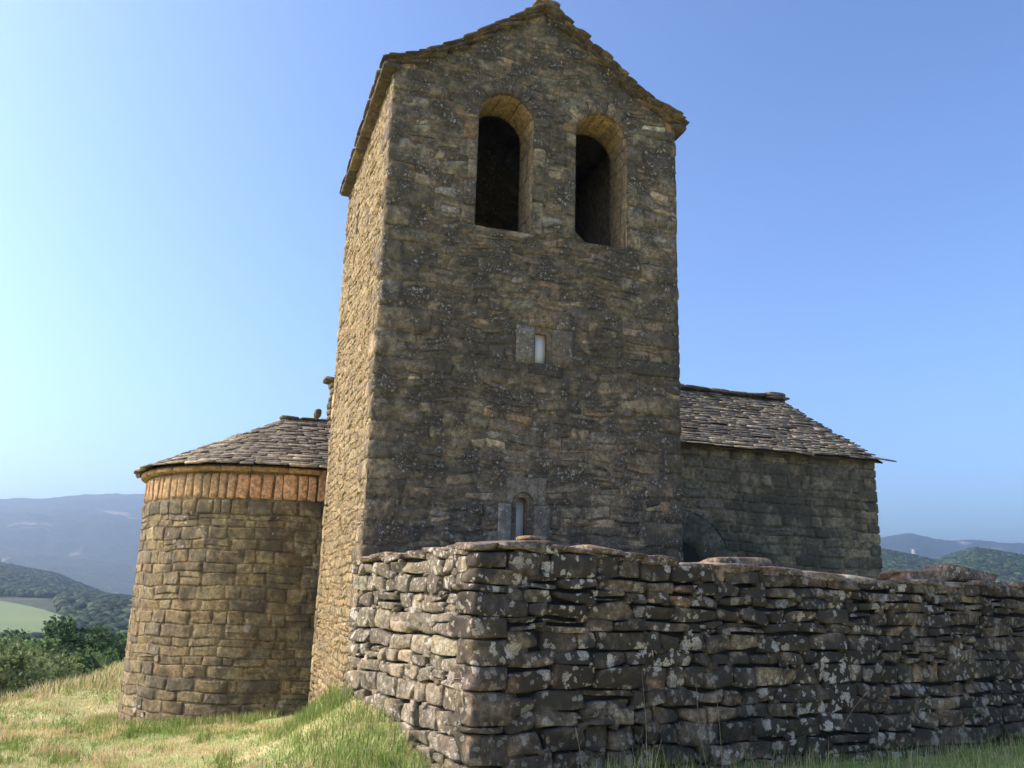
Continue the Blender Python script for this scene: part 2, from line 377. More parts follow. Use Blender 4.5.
def hill_mat(name, ca, cb, cbare, s1, bare_lo, bare_hi):
    m, t, b = new_mat(name); co = nd(t, 'ShaderNodeTexCoord').outputs['Object']
    n1 = noise_n(t, co, s1 * 8, 6, .7); n2 = noise_n(t, co, s1, 5, .6, .8); n3 = noise_n(t, co, s1 * 30, 3, .6)
    c = mix(t, ramp(t, n1, .35, .65), ca, cb); c = mix(t, ramp(t, n2, bare_lo, bare_hi), c, cbare)
    c = mix(t, 1.0, c, mix(t, ramp(t, n3, .3, .7), (.6, .6, .6), (1.4, 1.4, 1.4)), 'MULTIPLY')
    t.links.new(c, b.inputs['Base Color']); b.inputs['Roughness'].default_value = 1
    bp = nd(t, 'ShaderNodeBump'); bp.inputs['Strength'].default_value = .9; bp.inputs['Distance'].default_value = 8; t.links.new(n1, bp.inputs['Height']); t.links.new(bp.outputs[0], b.inputs['Normal']); return m
M_GROUND = ground_mat()
M_VALLEY = hill_mat('valley_scrub', (.045, .065, .025), (.085, .10, .04), (.16, .14, .07), .01, .56, .66)
M_MOUNT = hill_mat('mountain_forest', (.015, .032, .025), (.07, .09, .05), (.34, .27, .18), .0055, 0.63, .68)

# near ground: square grid around the church, then polar sheets out to the horizon
gx = np.concatenate([np.linspace(-45, -9, 40)[:-1], np.linspace(-9, 12, 190)[:-1], np.linspace(12, 45, 40)])
gy = np.concatenate([np.linspace(-52, -12, 30)[:-1], np.linspace(-12, 16, 240)[:-1], np.linspace(16, 45, 50)])
RJ = 33.0
GX, GY = np.meshgrid(gx, gy, indexing='ij')
GZ = terrain(GX, GY); dist = np.hypot(GX - CAM[0], GY - CAM[1])
idx = np.arange(GX.size).reshape(GX.shape)
F = np.stack([idx[:-1, :-1], idx[1:, :-1], idx[1:, 1:], idx[:-1, 1:]], -1).reshape(-1, 4)
keep = (dist.ravel()[F] < RJ + 1.6).all(1)
g = mesh_obj('ground', np.stack([GX, GY, GZ - np.clip((dist - RJ + 1.0), 0, 1) * .35], -1).reshape(-1, 3), F[keep], M_GROUND, None, None, True); tag(g, kind='structure')
g2 = polar_sheet('hillside', RJ, 95, .03, az_list, M_GROUND, 'structure', 0)
g3 = polar_sheet('valley', 94.9, 1500, .012, az_list, M_VALLEY, 'structure', 1)
g4 = polar_sheet('mountains', 1499, 8000, .008, az_list, M_MOUNT, 'structure', 1)

# pale stubble field in the valley (sheet laid just over the valley floor)
m, t, b = new_mat('field_stubble'); co = nd(t, 'ShaderNodeTexCoord').outputs['Object']
c = mix(t, noise_n(t, co, .02, 4), (.15, .20, .06), (.24, .27, .09)); t.links.new(c, b.inputs['Base Color']); b.inputs['Roughness'].default_value = 1; M_FIELD = m
def field(name, a0, a1, r0, r1, mat):
    A, Rr = np.meshgrid(np.linspace(a0, a1, 60), np.linspace(r0, r1, 30), indexing='ij')
    t_ = (A - a0) / (a1 - a0); Rr = r0 + (Rr - r0) * (1 - .75 * t_ ** 2)
    X = CAM[0] + Rr * np.sin(np.radians(A)); Y = CAM[1] + Rr * np.cos(np.radians(A)); Z = terrain(X, Y) + 1.2
    i_ = np.arange(X.size).reshape(X.shape); F_ = np.stack([i_[:-1, :-1], i_[1:, :-1], i_[1:, 1:], i_[:-1, 1:]], -1).reshape(-1, 4)[:, ::-1]
    o = mesh_obj(name, np.stack([X, Y, Z], -1).reshape(-1, 3), np.ascontiguousarray(F_), mat, None, None, True); tag(o, kind='structure')
field('field', -17, -6.3, 300, 650, M_FIELD)

# ------------------------------------------------------------------ the church
church = thing('stone_church', 'old rubble stone church with square gabled bell tower, round apse and slab roofs', 'church', (2.2, 6, -1.6))
def cpart(o, par=church):
    o.parent = par; o.matrix_parent_inverse = Matrix.Translation((-2.2, -6, 1.6)) if par is church else Matrix.Identity(4); return o
W, D = 4.4, 4.27
PF = ([(.30, .245, .165), (.25, .21, .15), (.36, .29, .19), (.19, .165, .125), (.36, .25, .15), (.31, .28, .23)], [4, 4, 2.5, 3, .8, 1])
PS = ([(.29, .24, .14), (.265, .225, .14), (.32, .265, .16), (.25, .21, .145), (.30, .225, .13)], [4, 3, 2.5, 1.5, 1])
PA = ([(.245, .205, .12), (.225, .19, .12), (.275, .235, .14), (.185, .165, .115), (.255, .20, .115)], [4, 3, 2, 2, 1])
PN = ([(.25, .21, .14), (.21, .18, .13), (.29, .24, .16), (.18, .16, .12)], [4, 4, 2, 2])
ROOFP = np.array([(-.17, 7.36), (.4, 7.60), (1.0, 7.97), (1.55, 8.42), (2.2, 8.86)])   # distance in from the side eave, top of slabs
def roof_top(x):
    a = np.where(np.asarray(x) < W / 2, x, W - np.asarray(x)); return np.interp(a, ROOFP[:, 0], ROOFP[:, 1])
def gable_line(x): return roof_top(x) - .15
OPEN = [(1.25, 2.09, 5.08, 6.78), (2.75, 3.59, 5.09, 6.78)]                       # belfry arches: x0 x1 sill spring
SLIT = [(2.18, 2.35, 3.20, 3.62, False), (1.97, 2.125, .66, 1.28, True)]
def arch_outline(x0, x1, z0, zs, n=18):
    cx = (x0 + x1) / 2; r_ = (x1 - x0) / 2
    return [(x0, z0), (x1, z0)] + [(cx + r_ * math.cos(a), zs + r_ * math.sin(a)) for a in np.linspace(0, PI, n)]
def wall_from_outlines(name, outlines, thick, mat, to_world, col):
    cu = bpy.data.curves.new(name, 'CURVE'); cu.dimensions = '2D'; cu.fill_mode = 'BOTH'; cu.extrude = thick / 2
    for pts in outlines:
        sp = cu.splines.new('POLY'); sp.points.add(len(pts) - 1); sp.use_cyclic_u = True
        for p_, q_ in zip(sp.points, pts): p_.co = (q_[0], q_[1], 0, 1)
    tmp = bpy.data.objects.new('tmp', cu); COL.objects.link(tmp); bpy.context.view_layer.update()
    me = bpy.data.meshes.new_from_object(tmp.evaluated_get(bpy.context.evaluated_depsgraph_get())); bpy.data.objects.remove(tmp); bpy.data.curves.remove(cu)
    me.name = name; me.transform(to_world); me.materials.clear(); me.materials.append(mat)
    a = me.color_attributes.new('Col', 'FLOAT_COLOR', 'POINT'); a.data.foreach_set('color', np.tile([*col, 1], len(me.vertices)).astype(np.float32))
    return link(bpy.data.objects.new(name, me))
BOT = -1.9
TH = .64
prof = [(0, BOT), (W, BOT)] + [(x, float(gable_line(x))) for x in np.linspace(W, 0, 21)]
slit_out = [[(a, z0), (b_, z0), (b_, z1), (a, z1)] if not ar else arch_outline(a, b_, z0, z1, 9) for a, b_, z0, z1, ar in SLIT]
# world: local x->x, local y->z, extrude along y
TO = Matrix(((1, 0, 0, 0), (0, 0, 1, TH / 2), (0, 1, 0, 0), (0, 0, 0, 1)))
MORT = (.25, .205, .14)
front = wall_from_outlines('tower_front_core', [prof] + [arch_outline(*o_) for o_ in OPEN] + slit_out, TH, M_TOWER, TO, MORT)
cpart(front); front.name = 'tower_wall'

def push_open(U, V):
    V = np.minimum(V, gable_line(U) - .01)
    U = np.clip(U, .0, W)
    for x0, x1, z0, zs in OPEN:
        cx = (x0 + x1) / 2; r_ = (x1 - x0) / 2 + .012
        ins = (U > cx - r_) & (U < cx + r_) & (V > z0 - .01) & (V <= zs)
        near_bot = (V - z0) < np.minimum(U - x0, x1 - U)
        V = np.where(ins & near_bot, z0 - .01, V)
        U = np.where(ins & ~near_bot, np.where(U < cx, cx - r_, cx + r_), U)
        dx = U - cx; dz = V - zs; d = np.hypot(dx, dz); i2 = (V > zs) & (d < r_)
        U = np.where(i2, cx + dx / np.maximum(d, .01) * r_, U); V = np.where(i2, zs + dz / np.maximum(d, .01) * r_, V)
    for (x0, x1, z0, z1, ar) in ((1.92, 2.72, 3.10, 3.96, 0), (1.80, 2.38, .6, 1.56, 0)):
        cx = (x0 + x1) / 2; cz = (z0 + z1) / 2
        ins = (U > x0) & (U < x1) & (V > z0) & (V < z1)
        px = np.minimum(U - x0, x1 - U); pz = np.minimum(V - z0, z1 - V)
        U = np.where(ins & (px <= pz), np.where(U < cx, x0, x1), U); V = np.where(ins & (px > pz), np.where(V < cz, z0, z1), V)
    return U, V
def fmap(U, V, Dd): return np.stack([U, -Dd, V], -1)
acc = Acc()
r_ = np.random.default_rng(11)
rc = coursed(W, 9.1 - BOT, (.075, .185), (.13, .50), r_, .22); rc[:, [1, 3]] += BOT
ctr = np.stack([(rc[:, 0] + rc[:, 2]) / 2, (rc[:, 1] + rc[:, 3]) / 2], 1)
keep = ctr[:, 1] < gable_line(ctr[:, 0])
for x0, x1, z0, zs in OPEN:
    keep &= ~((ctr[:, 0] > x0) & (ctr[:, 0] < x1) & (ctr[:, 1] > z0) & (ctr[:, 1] < zs + .3))
for x0, x1, z0, z1 in ((1.92, 2.72, 3.10, 3.96), (1.80, 2.38, .6, 1.56)):
    keep &= ~((ctr[:, 0] > x0) & (ctr[:, 0] < x1) & (ctr[:, 1] > z0) & (ctr[:, 1] < z1))
rc = rc[keep]
stone_patch(acc, rc, fmap, palette(len(rc), *PF, .28, r_), r_, n=7, gap=.004, dome=.014, back=.016, power=6, sq=.20, jit=.017, rough=.006, tilt=.005, wave=.03, clampf=push_open, seed=3, prot=.005)
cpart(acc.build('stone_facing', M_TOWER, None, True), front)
# sides, back and inner floor
acc = Acc()
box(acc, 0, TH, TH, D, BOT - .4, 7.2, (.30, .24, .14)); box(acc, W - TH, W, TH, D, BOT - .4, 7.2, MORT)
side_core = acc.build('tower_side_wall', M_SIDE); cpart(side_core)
acc = Acc()
r_ = np.random.default_rng(12)
rc = coursed(D, 7.2 - BOT + .3, (.055, .14), (.14, .46), r_, .15); rc[:, [1, 3]] += BOT - .3
def side_clamp(U, V):
    V = np.minimum(V, 7.19); U = np.clip(U, 0, D)
    ins = (U > 2.70) & (U < 2.84) & (V > 5.86) & (V < 6.38)
    return np.where(ins, np.where(U < 2.77, 2.70, 2.84), U), V
def smap(U, V, Dd): return np.stack([-Dd, U, V], -1)
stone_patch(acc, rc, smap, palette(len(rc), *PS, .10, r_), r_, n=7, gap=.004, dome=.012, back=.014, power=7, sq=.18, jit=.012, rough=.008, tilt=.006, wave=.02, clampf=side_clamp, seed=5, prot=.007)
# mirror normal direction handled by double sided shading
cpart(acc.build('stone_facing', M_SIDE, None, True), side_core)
acc = Acc()
rc = rubble(D, 7.2 - BOT, .11, .07, (2, 5), (1, 3), r_); rc[:, [1, 3]] += BOT
stone_patch(acc, rc, lambda U, V, Dd: np.stack([W + Dd, U, V], -1), palette(len(rc), *PF, .25, r_), r_, n=5, gap=.007, dome=.022, back=.03, seed=6, clampf=lambda U, V: (np.clip(U, 0, D), np.minimum(V, 7.19)))
cpart(acc.build('stone_facing', M_TOWER, None, True), side_core)
# dark box on the left flank standing in for the shade in its narrow opening
acc = Acc(); box(acc, -.014, .02, 2.70, 2.84, 5.87, 6.37, (.02, .017, .014)); cpart(acc.build('flank_slit_shade', M_DARK), side_core)
acc = Acc(); back_prof = [(0, 2.5), (W, 2.5)] + [(x, float(gable_line(x))) for x in np.linspace(W, 0, 21)]
bw = wall_from_outlines('tower_back_wall', [[(0, BOT), (W, BOT)] + back_prof[2:]], .4, M_TOWER, Matrix(((1, 0, 0, 0), (0, 0, 1, D - .2), (0, 1, 0, 0), (0, 0, 0, 1))), MORT); cpart(bw)
acc = Acc(); box(acc, TH, W - TH, TH, D - .4, 4.95, 5.02, (.10, .08, .06)); cpart(acc.build('belfry_floor', M_DARK)); acc = Acc(); box(acc, TH, W - TH, TH, D - .4, 2.3, 2.34, (.1, .08, .06)); cpart(acc.build('lower_floor', M_DARK))

# quoins on the tower corners
def quoins(x, y, sx, sy, z0, z1, pal, seed, mat, name, par, topw=None, hr=(.20, .36), longf=(.5, .8), shortf=(.26, .38), prot=.018):
    r = np.random.default_rng(seed); acc = Acc(); z = z0; k = 0; cen = []; half = []
    while z < z1:
        h = r.uniform(*hr); h = min(h, z1 - z)
        if h < .08: break
        a, b_ = (r.uniform(*longf), r.uniform(*shortf)) if k % 2 else (r.uniform(*shortf), r.uniform(*longf))
        p1 = prot + r.uniform(-.010, .012); p2 = prot + r.uniform(-.010, .012)
        cen.append((x + sx * (a / 2 - p1), y + sy * (b_ / 2 - p2), z + h / 2)); half.append((a / 2, b_ / 2, h / 2 - .007)); z += h; k += 1
    n_ = len(cen); R_ = np.array([rotz(r.normal(0, .008), r.normal(0, .006), r.normal(0, .006)) for _ in range(n_)])
    rocks(acc, np.array(cen), np.array(half), R_, palette(n_, *pal, .2, r), r, n=7, p=14, rough=.012)
    return cpart(acc.build(name, mat, None, True), par)
quoins(0, 0, 1, 1, -1.9, 7.12, PF, 21, M_TOWER, 'quoins', front)
quoins(W, 0, -1, 1, -1.9, 7.12, PF, 22, M_TOWER, 'quoins', front)
quoins(0, D, 1, -1, -2.1, 7.05, PS, 23, M_SIDE, 'quoins', side_core, longf=(.2, .3), shortf=(.2, .3), prot=.022)

# belfry arches
PO = ([(.40, .31, .18), (.37, .29, .18), (.43, .33, .19), (.33, .27, .17)], [3, 3, 2, 1])
for k, (x0, x1, z0, zs) in enumerate(OPEN):
    r = np.random.default_rng(31 + k); cx = (x0 + x1) / 2; ra = (x1 - x0) / 2
    acc = Acc(); nv = 11; ang = np.linspace(0, PI, nv + 1); cen = []; half = []; R_ = []
    for i in range(nv):
        a = (ang[i] + ang[i + 1]) / 2; dp = r.uniform(.20, .26); rm = ra + dp / 2 + .004
        cen.append((cx + rm * math.cos(a), .13, zs + rm * math.sin(a))); half.append((dp / 2, .155, (ra + .1) * PI / nv / 2 - .004))
        R_.append(np.array(Matrix.Rotation(-a, 3, 'Y')))
    rocks(acc, np.array(cen), np.array(half), np.array(R_), palette(nv, *PF, .14, r), r, n=7, p=12, rough=.015)
    ar_o = cpart(acc.build('belfry_arch', M_TOWER, None, True))
    # jamb blocks beside the opening
    for side in (0, 1):
        acc = Acc(); cen = []; half = []; z = z0
        while z < zs - .05:
            h = min(r.uniform(.22, .42), zs - z); wd = r.uniform(.13, .26)
            xx = (x0 - wd / 2 - .002) if side == 0 else (x1 + wd / 2 + .002)
            cen.append((xx, .12, z + h / 2)); half.append((wd / 2, .142 + r.uniform(-.004, .006), h / 2 - .006)); z += h
        rocks(acc, np.array(cen), np.array(half), np.array([rotz(0)] * len(cen)), palette(len(cen), *PF, .18, r), r, n=7, p=14, rough=.01)
        cpart(acc.build('jamb', M_TOWER, None, True), ar_o)
    # lining of the reveal: arch intrados and jamb faces
    acc = Acc(); L = PI * ra
    rects = []
    for i in range(9): rects.append((L * i / 9, .015, L * (i + 1) / 9, TH - .02))
    rects = np.array(rects)
    def imap(U, V, Dd, cx=cx, zs=zs, ra=ra):
        a = U / ra; rr = ra - .004 - Dd; return np.stack([cx + rr * np.cos(a), V, zs + rr * np.sin(a)], -1)
    stone_patch(acc, rects, imap, palette(9, *PO, .07, r), r, n=5, gap=.0015, dome=.006, back=.004, power=10, sq=.03, jit=.002, rough=.002, tilt=.002, wave=0)
    rj = coursed(TH - .03, zs - z0, (.3, .5), (.3, .6), r, 0); rj[:, [0, 2]] += .015
    for sgn, xx in ((1, x0), (-1, x1)):
        stone_patch(acc, rj, lambda U, V, Dd, sgn=sgn, xx=xx: np.stack([xx + sgn * (Dd + .004), U, z0 + V], -1), palette(len(rj), *PO, .12, r) * .85, r, n=5, gap=.002, dome=.006, back=.005, power=10, sq=.03, jit=.002, rough=.003, tilt=.002, wave=0)
    cpart(acc.build('reveal', M_ORANGE, None, True), ar_o)
    # sill slab
    acc = Acc(); rocks(acc, np.array([[cx, .22, z0 - .045]]), np.array([[ra + .03, .235, .045]]), np.array([rotz(0)]), palette(1, *PF, .1, r), r, n=9, p=14, rough=.02)
    cpart(acc.build('sill', M_TOWER, None, True), ar_o)

# slit windows with cut frames and white panes
def frame_block(acc, x0, x1, z0, z1, y0, y1, col, r): rocks(acc, np.array([[(x0 + x1) / 2, (y0 + y1) / 2, (z0 + z1) / 2]]), np.array([[(x1 - x0) / 2, (y1 - y0) / 2, (z1 - z0) / 2]]), np.array([rotz(0)]), np.array([col]), r, n=7, p=20, rough=.006)
r = np.random.default_rng(41)
acc = Acc()
s1 = None
def fb(*a, mat=None):
    global s1
    acc = Acc(); frame_block(acc, *a, r); o = acc.build('slit_window' if s1 is None else 'frame_stone', mat or M_ORANGE, None, True); cpart(o, s1 or church); s1 = s1 or o
fb(1.90, 2.175, 3.17, 3.72, -.024, .3, (.31, .285, .24), mat=M_FRAME); fb(2.43, 2.74, 3.16, 3.72, -.024, .3, (.23, .19, .135), mat=M_FRAME)
fb(2.06, 2.70, 3.715, 3.98, -.026, .3, (.24, .18, .115), mat=M_FRAME); fb(2.08, 2.60, 3.02, 3.19, -.020, .3, (.09, .08, .065), mat=M_TOWER)
fb(2.345, 2.44, 3.19, 3.71, .06, .3, (.42, .29, .16)); fb(2.16, 2.40, 3.615, 3.71, .045, .3, (.44, .30, .17))
acc = Acc(); box(acc, 2.17, 2.36, .07, .085, 3.18, 3.64, (.8, .8, .8)); cpart(acc.build('pane', M_PANE), s1)
acc = Acc()
# round-headed lintel with splayed recess
prof2 = [(1.83, 1.27), (1.90, 1.27)] + [(2.055 + .155 * math.cos(a), 1.27 + .155 * math.sin(a)) for a in np.linspace(PI, 0, 14)] + [(2.37, 1.27), (2.37, 1.62), (1.83, 1.62)]
lin = wall_from_outlines('lintel', [prof2], .3, M_FRAME, Matrix(((1, 0, 0, 0), (0, 0, 1, .130), (0, 1, 0, 0), (0, 0, 0, 1))), (.25, .225, .175))
inner = [(1.885, .66), (1.975, .66)] + [(2.048 + .074 * math.cos(a), 1.28 + .074 * math.sin(a)) for a in np.linspace(PI, 0, 9)] + [(2.12, .66), (2.225, .66), (2.225, 1.46), (1.885, 1.46)]
inn = wall_from_outlines('splay', [inner], .10, M_ORANGE, Matrix(((1, 0, 0, 0), (0, 0, 1, .10), (0, 1, 0, 0), (0, 0, 0, 1))), (.36, .28, .17))
s2 = cpart(lin); lin.name = 'slit_window'; cpart(inn, s2)
for a_ in ((1.72, 1.90, .70, 1.268, -.024, .3, (.38, .36, .31)), (2.21, 2.44, .66, 1.268, -.022, .3, (.25, .22, .17))):
    acc = Acc(); frame_block(acc, *a_, r); cpart(acc.build('frame_stone', M_FRAME, None, True), s2)
acc = Acc(); box(acc, 1.95, 2.14, .151, .165, .6, 1.38, (.8, .8, .8)); cpart(acc.build('pane', M_PANE), s2)

# ---- roof slabs
def slabs(acc, org, ax, up, nrm, wfun, length, rowstep, r, wr=(.28, .6), th=(.025, .05), cols=None, over=.12, lift=.05, edge_jit=.03):
    """rows of overlapping slabs; org eave corner, ax along eave, up up-slope, nrm normal; wfun(s)->(a0,a1) extent at slope distance s"""
    P, Q = CS[4]; cen = []; half = []; R_ = []
    nrow = int(length / rowstep)
    tiltm = math.atan2(lift, rowstep * 2.2)
    for k in range(nrow):
        s0 = k * rowstep; a0, a1 = wfun(s0); a = a0 - r.uniform(0, .12)
        while a < a1 - .08:
            ww = min(r.uniform(*wr), a1 - a + r.uniform(-.02, .04)); th_ = r.uniform(*th); L = rowstep * 2.3
            c = org + ax * (a + ww / 2) + up * (s0 + L / 2 + r.uniform(-edge_jit, edge_jit)) + nrm * (lift * .55 + r.uniform(-.008, .012))
            ang = r.normal(0, .05); ca, sa = math.cos(ang), math.sin(ang)
            X = ax * ca + up * sa; Y0 = -ax * sa + up * ca
            tt = -tiltm + r.normal(0, .025); Y = Y0 * math.cos(tt) + nrm * math.sin(tt); Z = np.cross(X, Y)
            cen.append(c); half.append((ww / 2 - .004, L / 2, th_ / 2)); R_.append(np.stack([X, Y, Z], 1)); a += ww
    if not cen: return
    n_ = len(cen); cl = palette(n_, *cols, .22, r)
    rocks(acc, np.array(cen), np.array(half), np.array(R_), cl, r, n=4, p=9, rough=.035)
PR = ([(.30, .275, .22), (.26, .24, .195), (.34, .31, .245), (.21, .195, .165), (.30, .265, .20)], [4, 4, 2, 2, 1])
PT = ([(.19, .165, .12), (.15, .135, .105), (.22, .165, .11), (.12, .11, .095)], [4, 4, 2, 2])
def under_sheet(name, pts_list, mat, par=None, col=(.12, .10, .075)):
    acc = Acc()
    for pts in pts_list: acc.add(pts, np.array([[0, 1, 2, 3]]), col)
    return cpart(acc.build(name, mat), par or church)

# tower roof: two concave slopes, verge over the front gable
acc = Acc(); r = np.random.default_rng(51)
Y0, Y1 = -.13, D + .03
for side in (0, 1):
    for k in range(len(ROOFP) - 1):
        (a0, z0_), (a1, z1_) = ROOFP[k], ROOFP[k + 1]; z0_ -= .075; z1_ -= .075
        L = math.hypot(a1 - a0, z1_ - z0_); sx = 1 if side == 0 else -1
        up = np.array([sx * (a1 - a0) / L, 0, (z1_ - z0_) / L]); ax = np.array([0., sx, 0.]) * -1
        xx0 = a0 if side == 0 else W - a0
        org = np.array([xx0, Y1 if side == 0 else Y0, z0_]); ax = np.array([0, -1., 0]) if side == 0 else np.array([0, 1., 0])
        nrm = np.cross(ax, up)
        if nrm[2] < 0: nrm = -nrm
        ex = -.02 if k == 0 else -.05
        slabs(acc, org + up * ex, ax, up, nrm, lambda s: (0, Y1 - Y0), L - ex + .03, .088, r, (.3, .62), (.022, .04), PT, lift=.032, edge_jit=.015)
tr = cpart(acc.build('tower_roof', M_SLATE, None, True))
# boarding stones under the slabs
acc = Acc()
for side in (0, 1):
    for k in range(len(ROOFP) - 1):
        a0, z0_ = ROOFP[k]; a1, z1_ = ROOFP[k + 1]; f_ = (lambda a: a) if side == 0 else (lambda a: W - a)
        v = []
        for y in (Y0 + .05, Y1 - .05):
            v += [(f_(a0 + (.03 if k == 0 else 0)), y, z0_ - .11), (f_(a1), y, z1_ - .11), (f_(a1), y, z1_ - .05), (f_(a0 + (.03 if k == 0 else 0)), y, z0_ - .05)]
        acc.add(v, np.array([[0, 1, 2, 3], [4, 7, 6, 5], [0, 4, 5, 1], [1, 5, 6, 2], [2, 6, 7, 3], [3, 7, 4, 0]]), (.20, .15, .10))
cpart(acc.build('roof_bed', M_SLATE), tr)
# side eave: corbel course of thick flat stones seen from below
for xx in (-.05, W + .05):
    acc = Acc(); cen = []; half = []; y = Y0 + .03
    while y < Y1:
        l_ = min(r.uniform(.35, .7), Y1 - y); cen.append((xx, y + l_ / 2, 7.235)); half.append((.125, l_ / 2 - .004, .04)); y += l_
        if Y1 - y < .1: break
    rocks(acc, np.array(cen), np.array(half), np.array([rotz(0, 0, r.normal(0, .02)) for _ in cen]), palette(len(cen), *PT, .15, r), r, n=5, p=10, rough=.02)
    cpart(acc.build('cornice', M_SLATE, None, True), tr)
# verge stones under the slabs along the gable
acc = Acc(); cen = []; half = []; R_ = []
for side in (0, 1):
    a = .05
    while a < W / 2 - .08:
        l_ = r.uniform(.22, .46); am = a + l_ / 2; xx = am if side == 0 else W - am
        dz = (np.interp(am + .1, ROOFP[:, 0], ROOFP[:, 1]) - np.interp(am - .1, ROOFP[:, 0], ROOFP[:, 1])) / .2; an = math.atan(dz) * (-1 if side == 0 else 1) * r.uniform(.5, 1.)
        cen.append((xx, .125 - r.uniform(.0, .04), float(roof_top(xx)) - .15)); half.append((l_ / 2, .185, .026)); R_.append(np.array(Matrix.Rotation(an, 3, 'Y'))); a += l_
rocks(acc, np.array(cen), np.array(half), np.array(R_), palette(len(cen), [(.23, .165, .11), (.18, .14, .10), (.15, .12, .09)], [2, 2, 1], .2, r), r, n=5, p=14, rough=.03)
cpart(acc.build('verge_stones', M_TOWER, None, True), tr)
# ridge stones
y = Y0
while y < Y1 - .1:
    l_ = r.uniform(.4, .65); acc = Acc()
    rocks(acc, np.array([[2.2 + r.normal(0, .015), y + l_ / 2, 8.862]]), np.array([[.21, l_ / 2, .03]]), np.array([rotz(r.normal(0, .05))]), palette(1, *PT, .15, r), r, n=5, p=6, rough=.06)
    cpart(acc.build('ridge_stone', M_SLATE, None, True), tr); y += l_

# ---- nave
XN0, XN1, YN, YR, ZE, ZR = .9, 11.42, 4.27, 7.5, 3.16, 5.06
YB = 2 * YR - YN; NB = -2.2
acc = Acc()
vv = [(XN0, YN, NB), (XN1, YN, NB), (XN1, YB, NB), (XN0, YB, NB), (XN0, YN, ZE), (XN1, YN, ZE), (XN1, YR, ZR), (XN1, YB, ZE), (XN0, YB, ZE), (XN0, YR, ZR)]
me_f = [[0, 1, 5, 4], [1, 2, 7, 6, 5], [2, 3, 8, 7], [3, 0, 4, 9, 8], [4, 5, 6, 9], [9, 6, 7, 8]]
nave = cpart(mesh_obj('nave_wall', np.array(vv), me_f, M_NAVE, None, np.tile(MORT, (len(vv), 1)), False))
r = np.random.default_rng(61)
Ln = XN1 - W
rc = coursed(Ln, ZE - NB, (.15, .27), (.30, .75), r, .10)
DX, DZ, DR = 6.65 - W, .65, .60          # doorway centre (from the tower's flank), springing height, radius
def nclamp(U, V):
    U = np.clip(U, 0, Ln + .01); V = np.minimum(V, ZE - NB)
    dx = U - DX; dz = (V + NB) - DZ; d = np.hypot(dx, dz); R1 = 1.23
    i2 = (dz > 0) & (d < R1); U = np.where(i2, DX + dx / np.maximum(d, .01) * R1, U); V = np.where(i2, DZ - NB + dz / np.maximum(d, .01) * R1, V)
    i3 = (dz <= 0) & (np.abs(dx) < R1); U = np.where(i3, np.where(dx < 0, DX - R1, DX + R1), U)
    return U, V
acc = Acc(); stone_patch(acc, rc, lambda U, V, Dd: np.stack([W + U, YN - Dd, NB + V], -1), palette(len(rc), *PN, .16, r), r, n=7, gap=.008, dome=.022, back=.03, power=9, sq=.08, jit=.007, rough=.004, tilt=.006, wave=.012, seed=9, clampf=nclamp, prot=.008)
rc = coursed(YB - YN, ZR - NB, (.16, .27), (.28, .62), r, .05)
for xx, sg in ((XN1, 1),):
    stone_patch(acc, rc, lambda U, V, Dd: np.stack([XN1 + Dd, YN + U, NB + V], -1), palette(len(rc), *PN, .16, r), r, n=5, gap=.008, dome=.022, back=.03, power=9, sq=.08, wave=.012,
                clampf=lambda U, V: (np.clip(U, 0, YB - YN), np.minimum(V, ZE - NB + (ZR - ZE) * (1 - np.abs(U - (YR - YN)) / (YR - YN)))))
cpart(acc.build('block_facing', M_NAVE, None, True), nave)
quoins(XN1, YN, -1, 1, NB, ZE - .02, PN, 62, M_NAVE, 'quoins', nave, hr=(.17, .27), longf=(.45, .7), shortf=(.25, .35), prot=.03)
# doorway: arch ring of big voussoirs, dark panel in place of the shaded opening
door = Acc(); cen = []; half = []; R_ = []; nv = 7
for i in range(nv):
    a = PI * (i + .5) / nv; rm = DR + .31; cen.append((W + DX + rm * math.cos(a), YN + .02, DZ + rm * math.sin(a))); half.append((.312, .05, rm * PI / nv / 2 + .045)); R_.append(np.array(Matrix.Rotation(-a, 3, 'Y')))
for sg in (-1, 1):
    for q in range(6): cen.append((W + DX + sg * (DR + .31), YN + .02, DZ - .2 - .4 * q)); half.append((.312, .05, .195)); R_.append(rotz(0))
rocks(door, np.array(cen), np.array(half), np.array(R_), palette(len(cen), [(.17, .155, .12), (.18, .165, .125)], [1, 1], .03, r), r, n=5, p=16, rough=.01)
dr = cpart(door.build('doorway', M_NAVE, None, True))
acc = Acc(); pts = [(W + DX - DR, YN - .012, NB), (W + DX + DR, YN - .012, NB)] + [(W + DX + DR * math.cos(a), YN - .012, DZ + DR * math.sin(a)) for a in np.linspace(0, PI, 16)]
cpart(mesh_obj('doorway_shade', np.array(pts + [(p[0], p[1] + .05, p[2]) for p in pts]), [list(range(len(pts)))[::-1], [len(pts) + i for i in range(len(pts))]] + [[i, (i + 1) % len(pts), len(pts) + (i + 1) % len(pts), len(pts) + i] for i in range(len(pts))], M_DARK), dr)
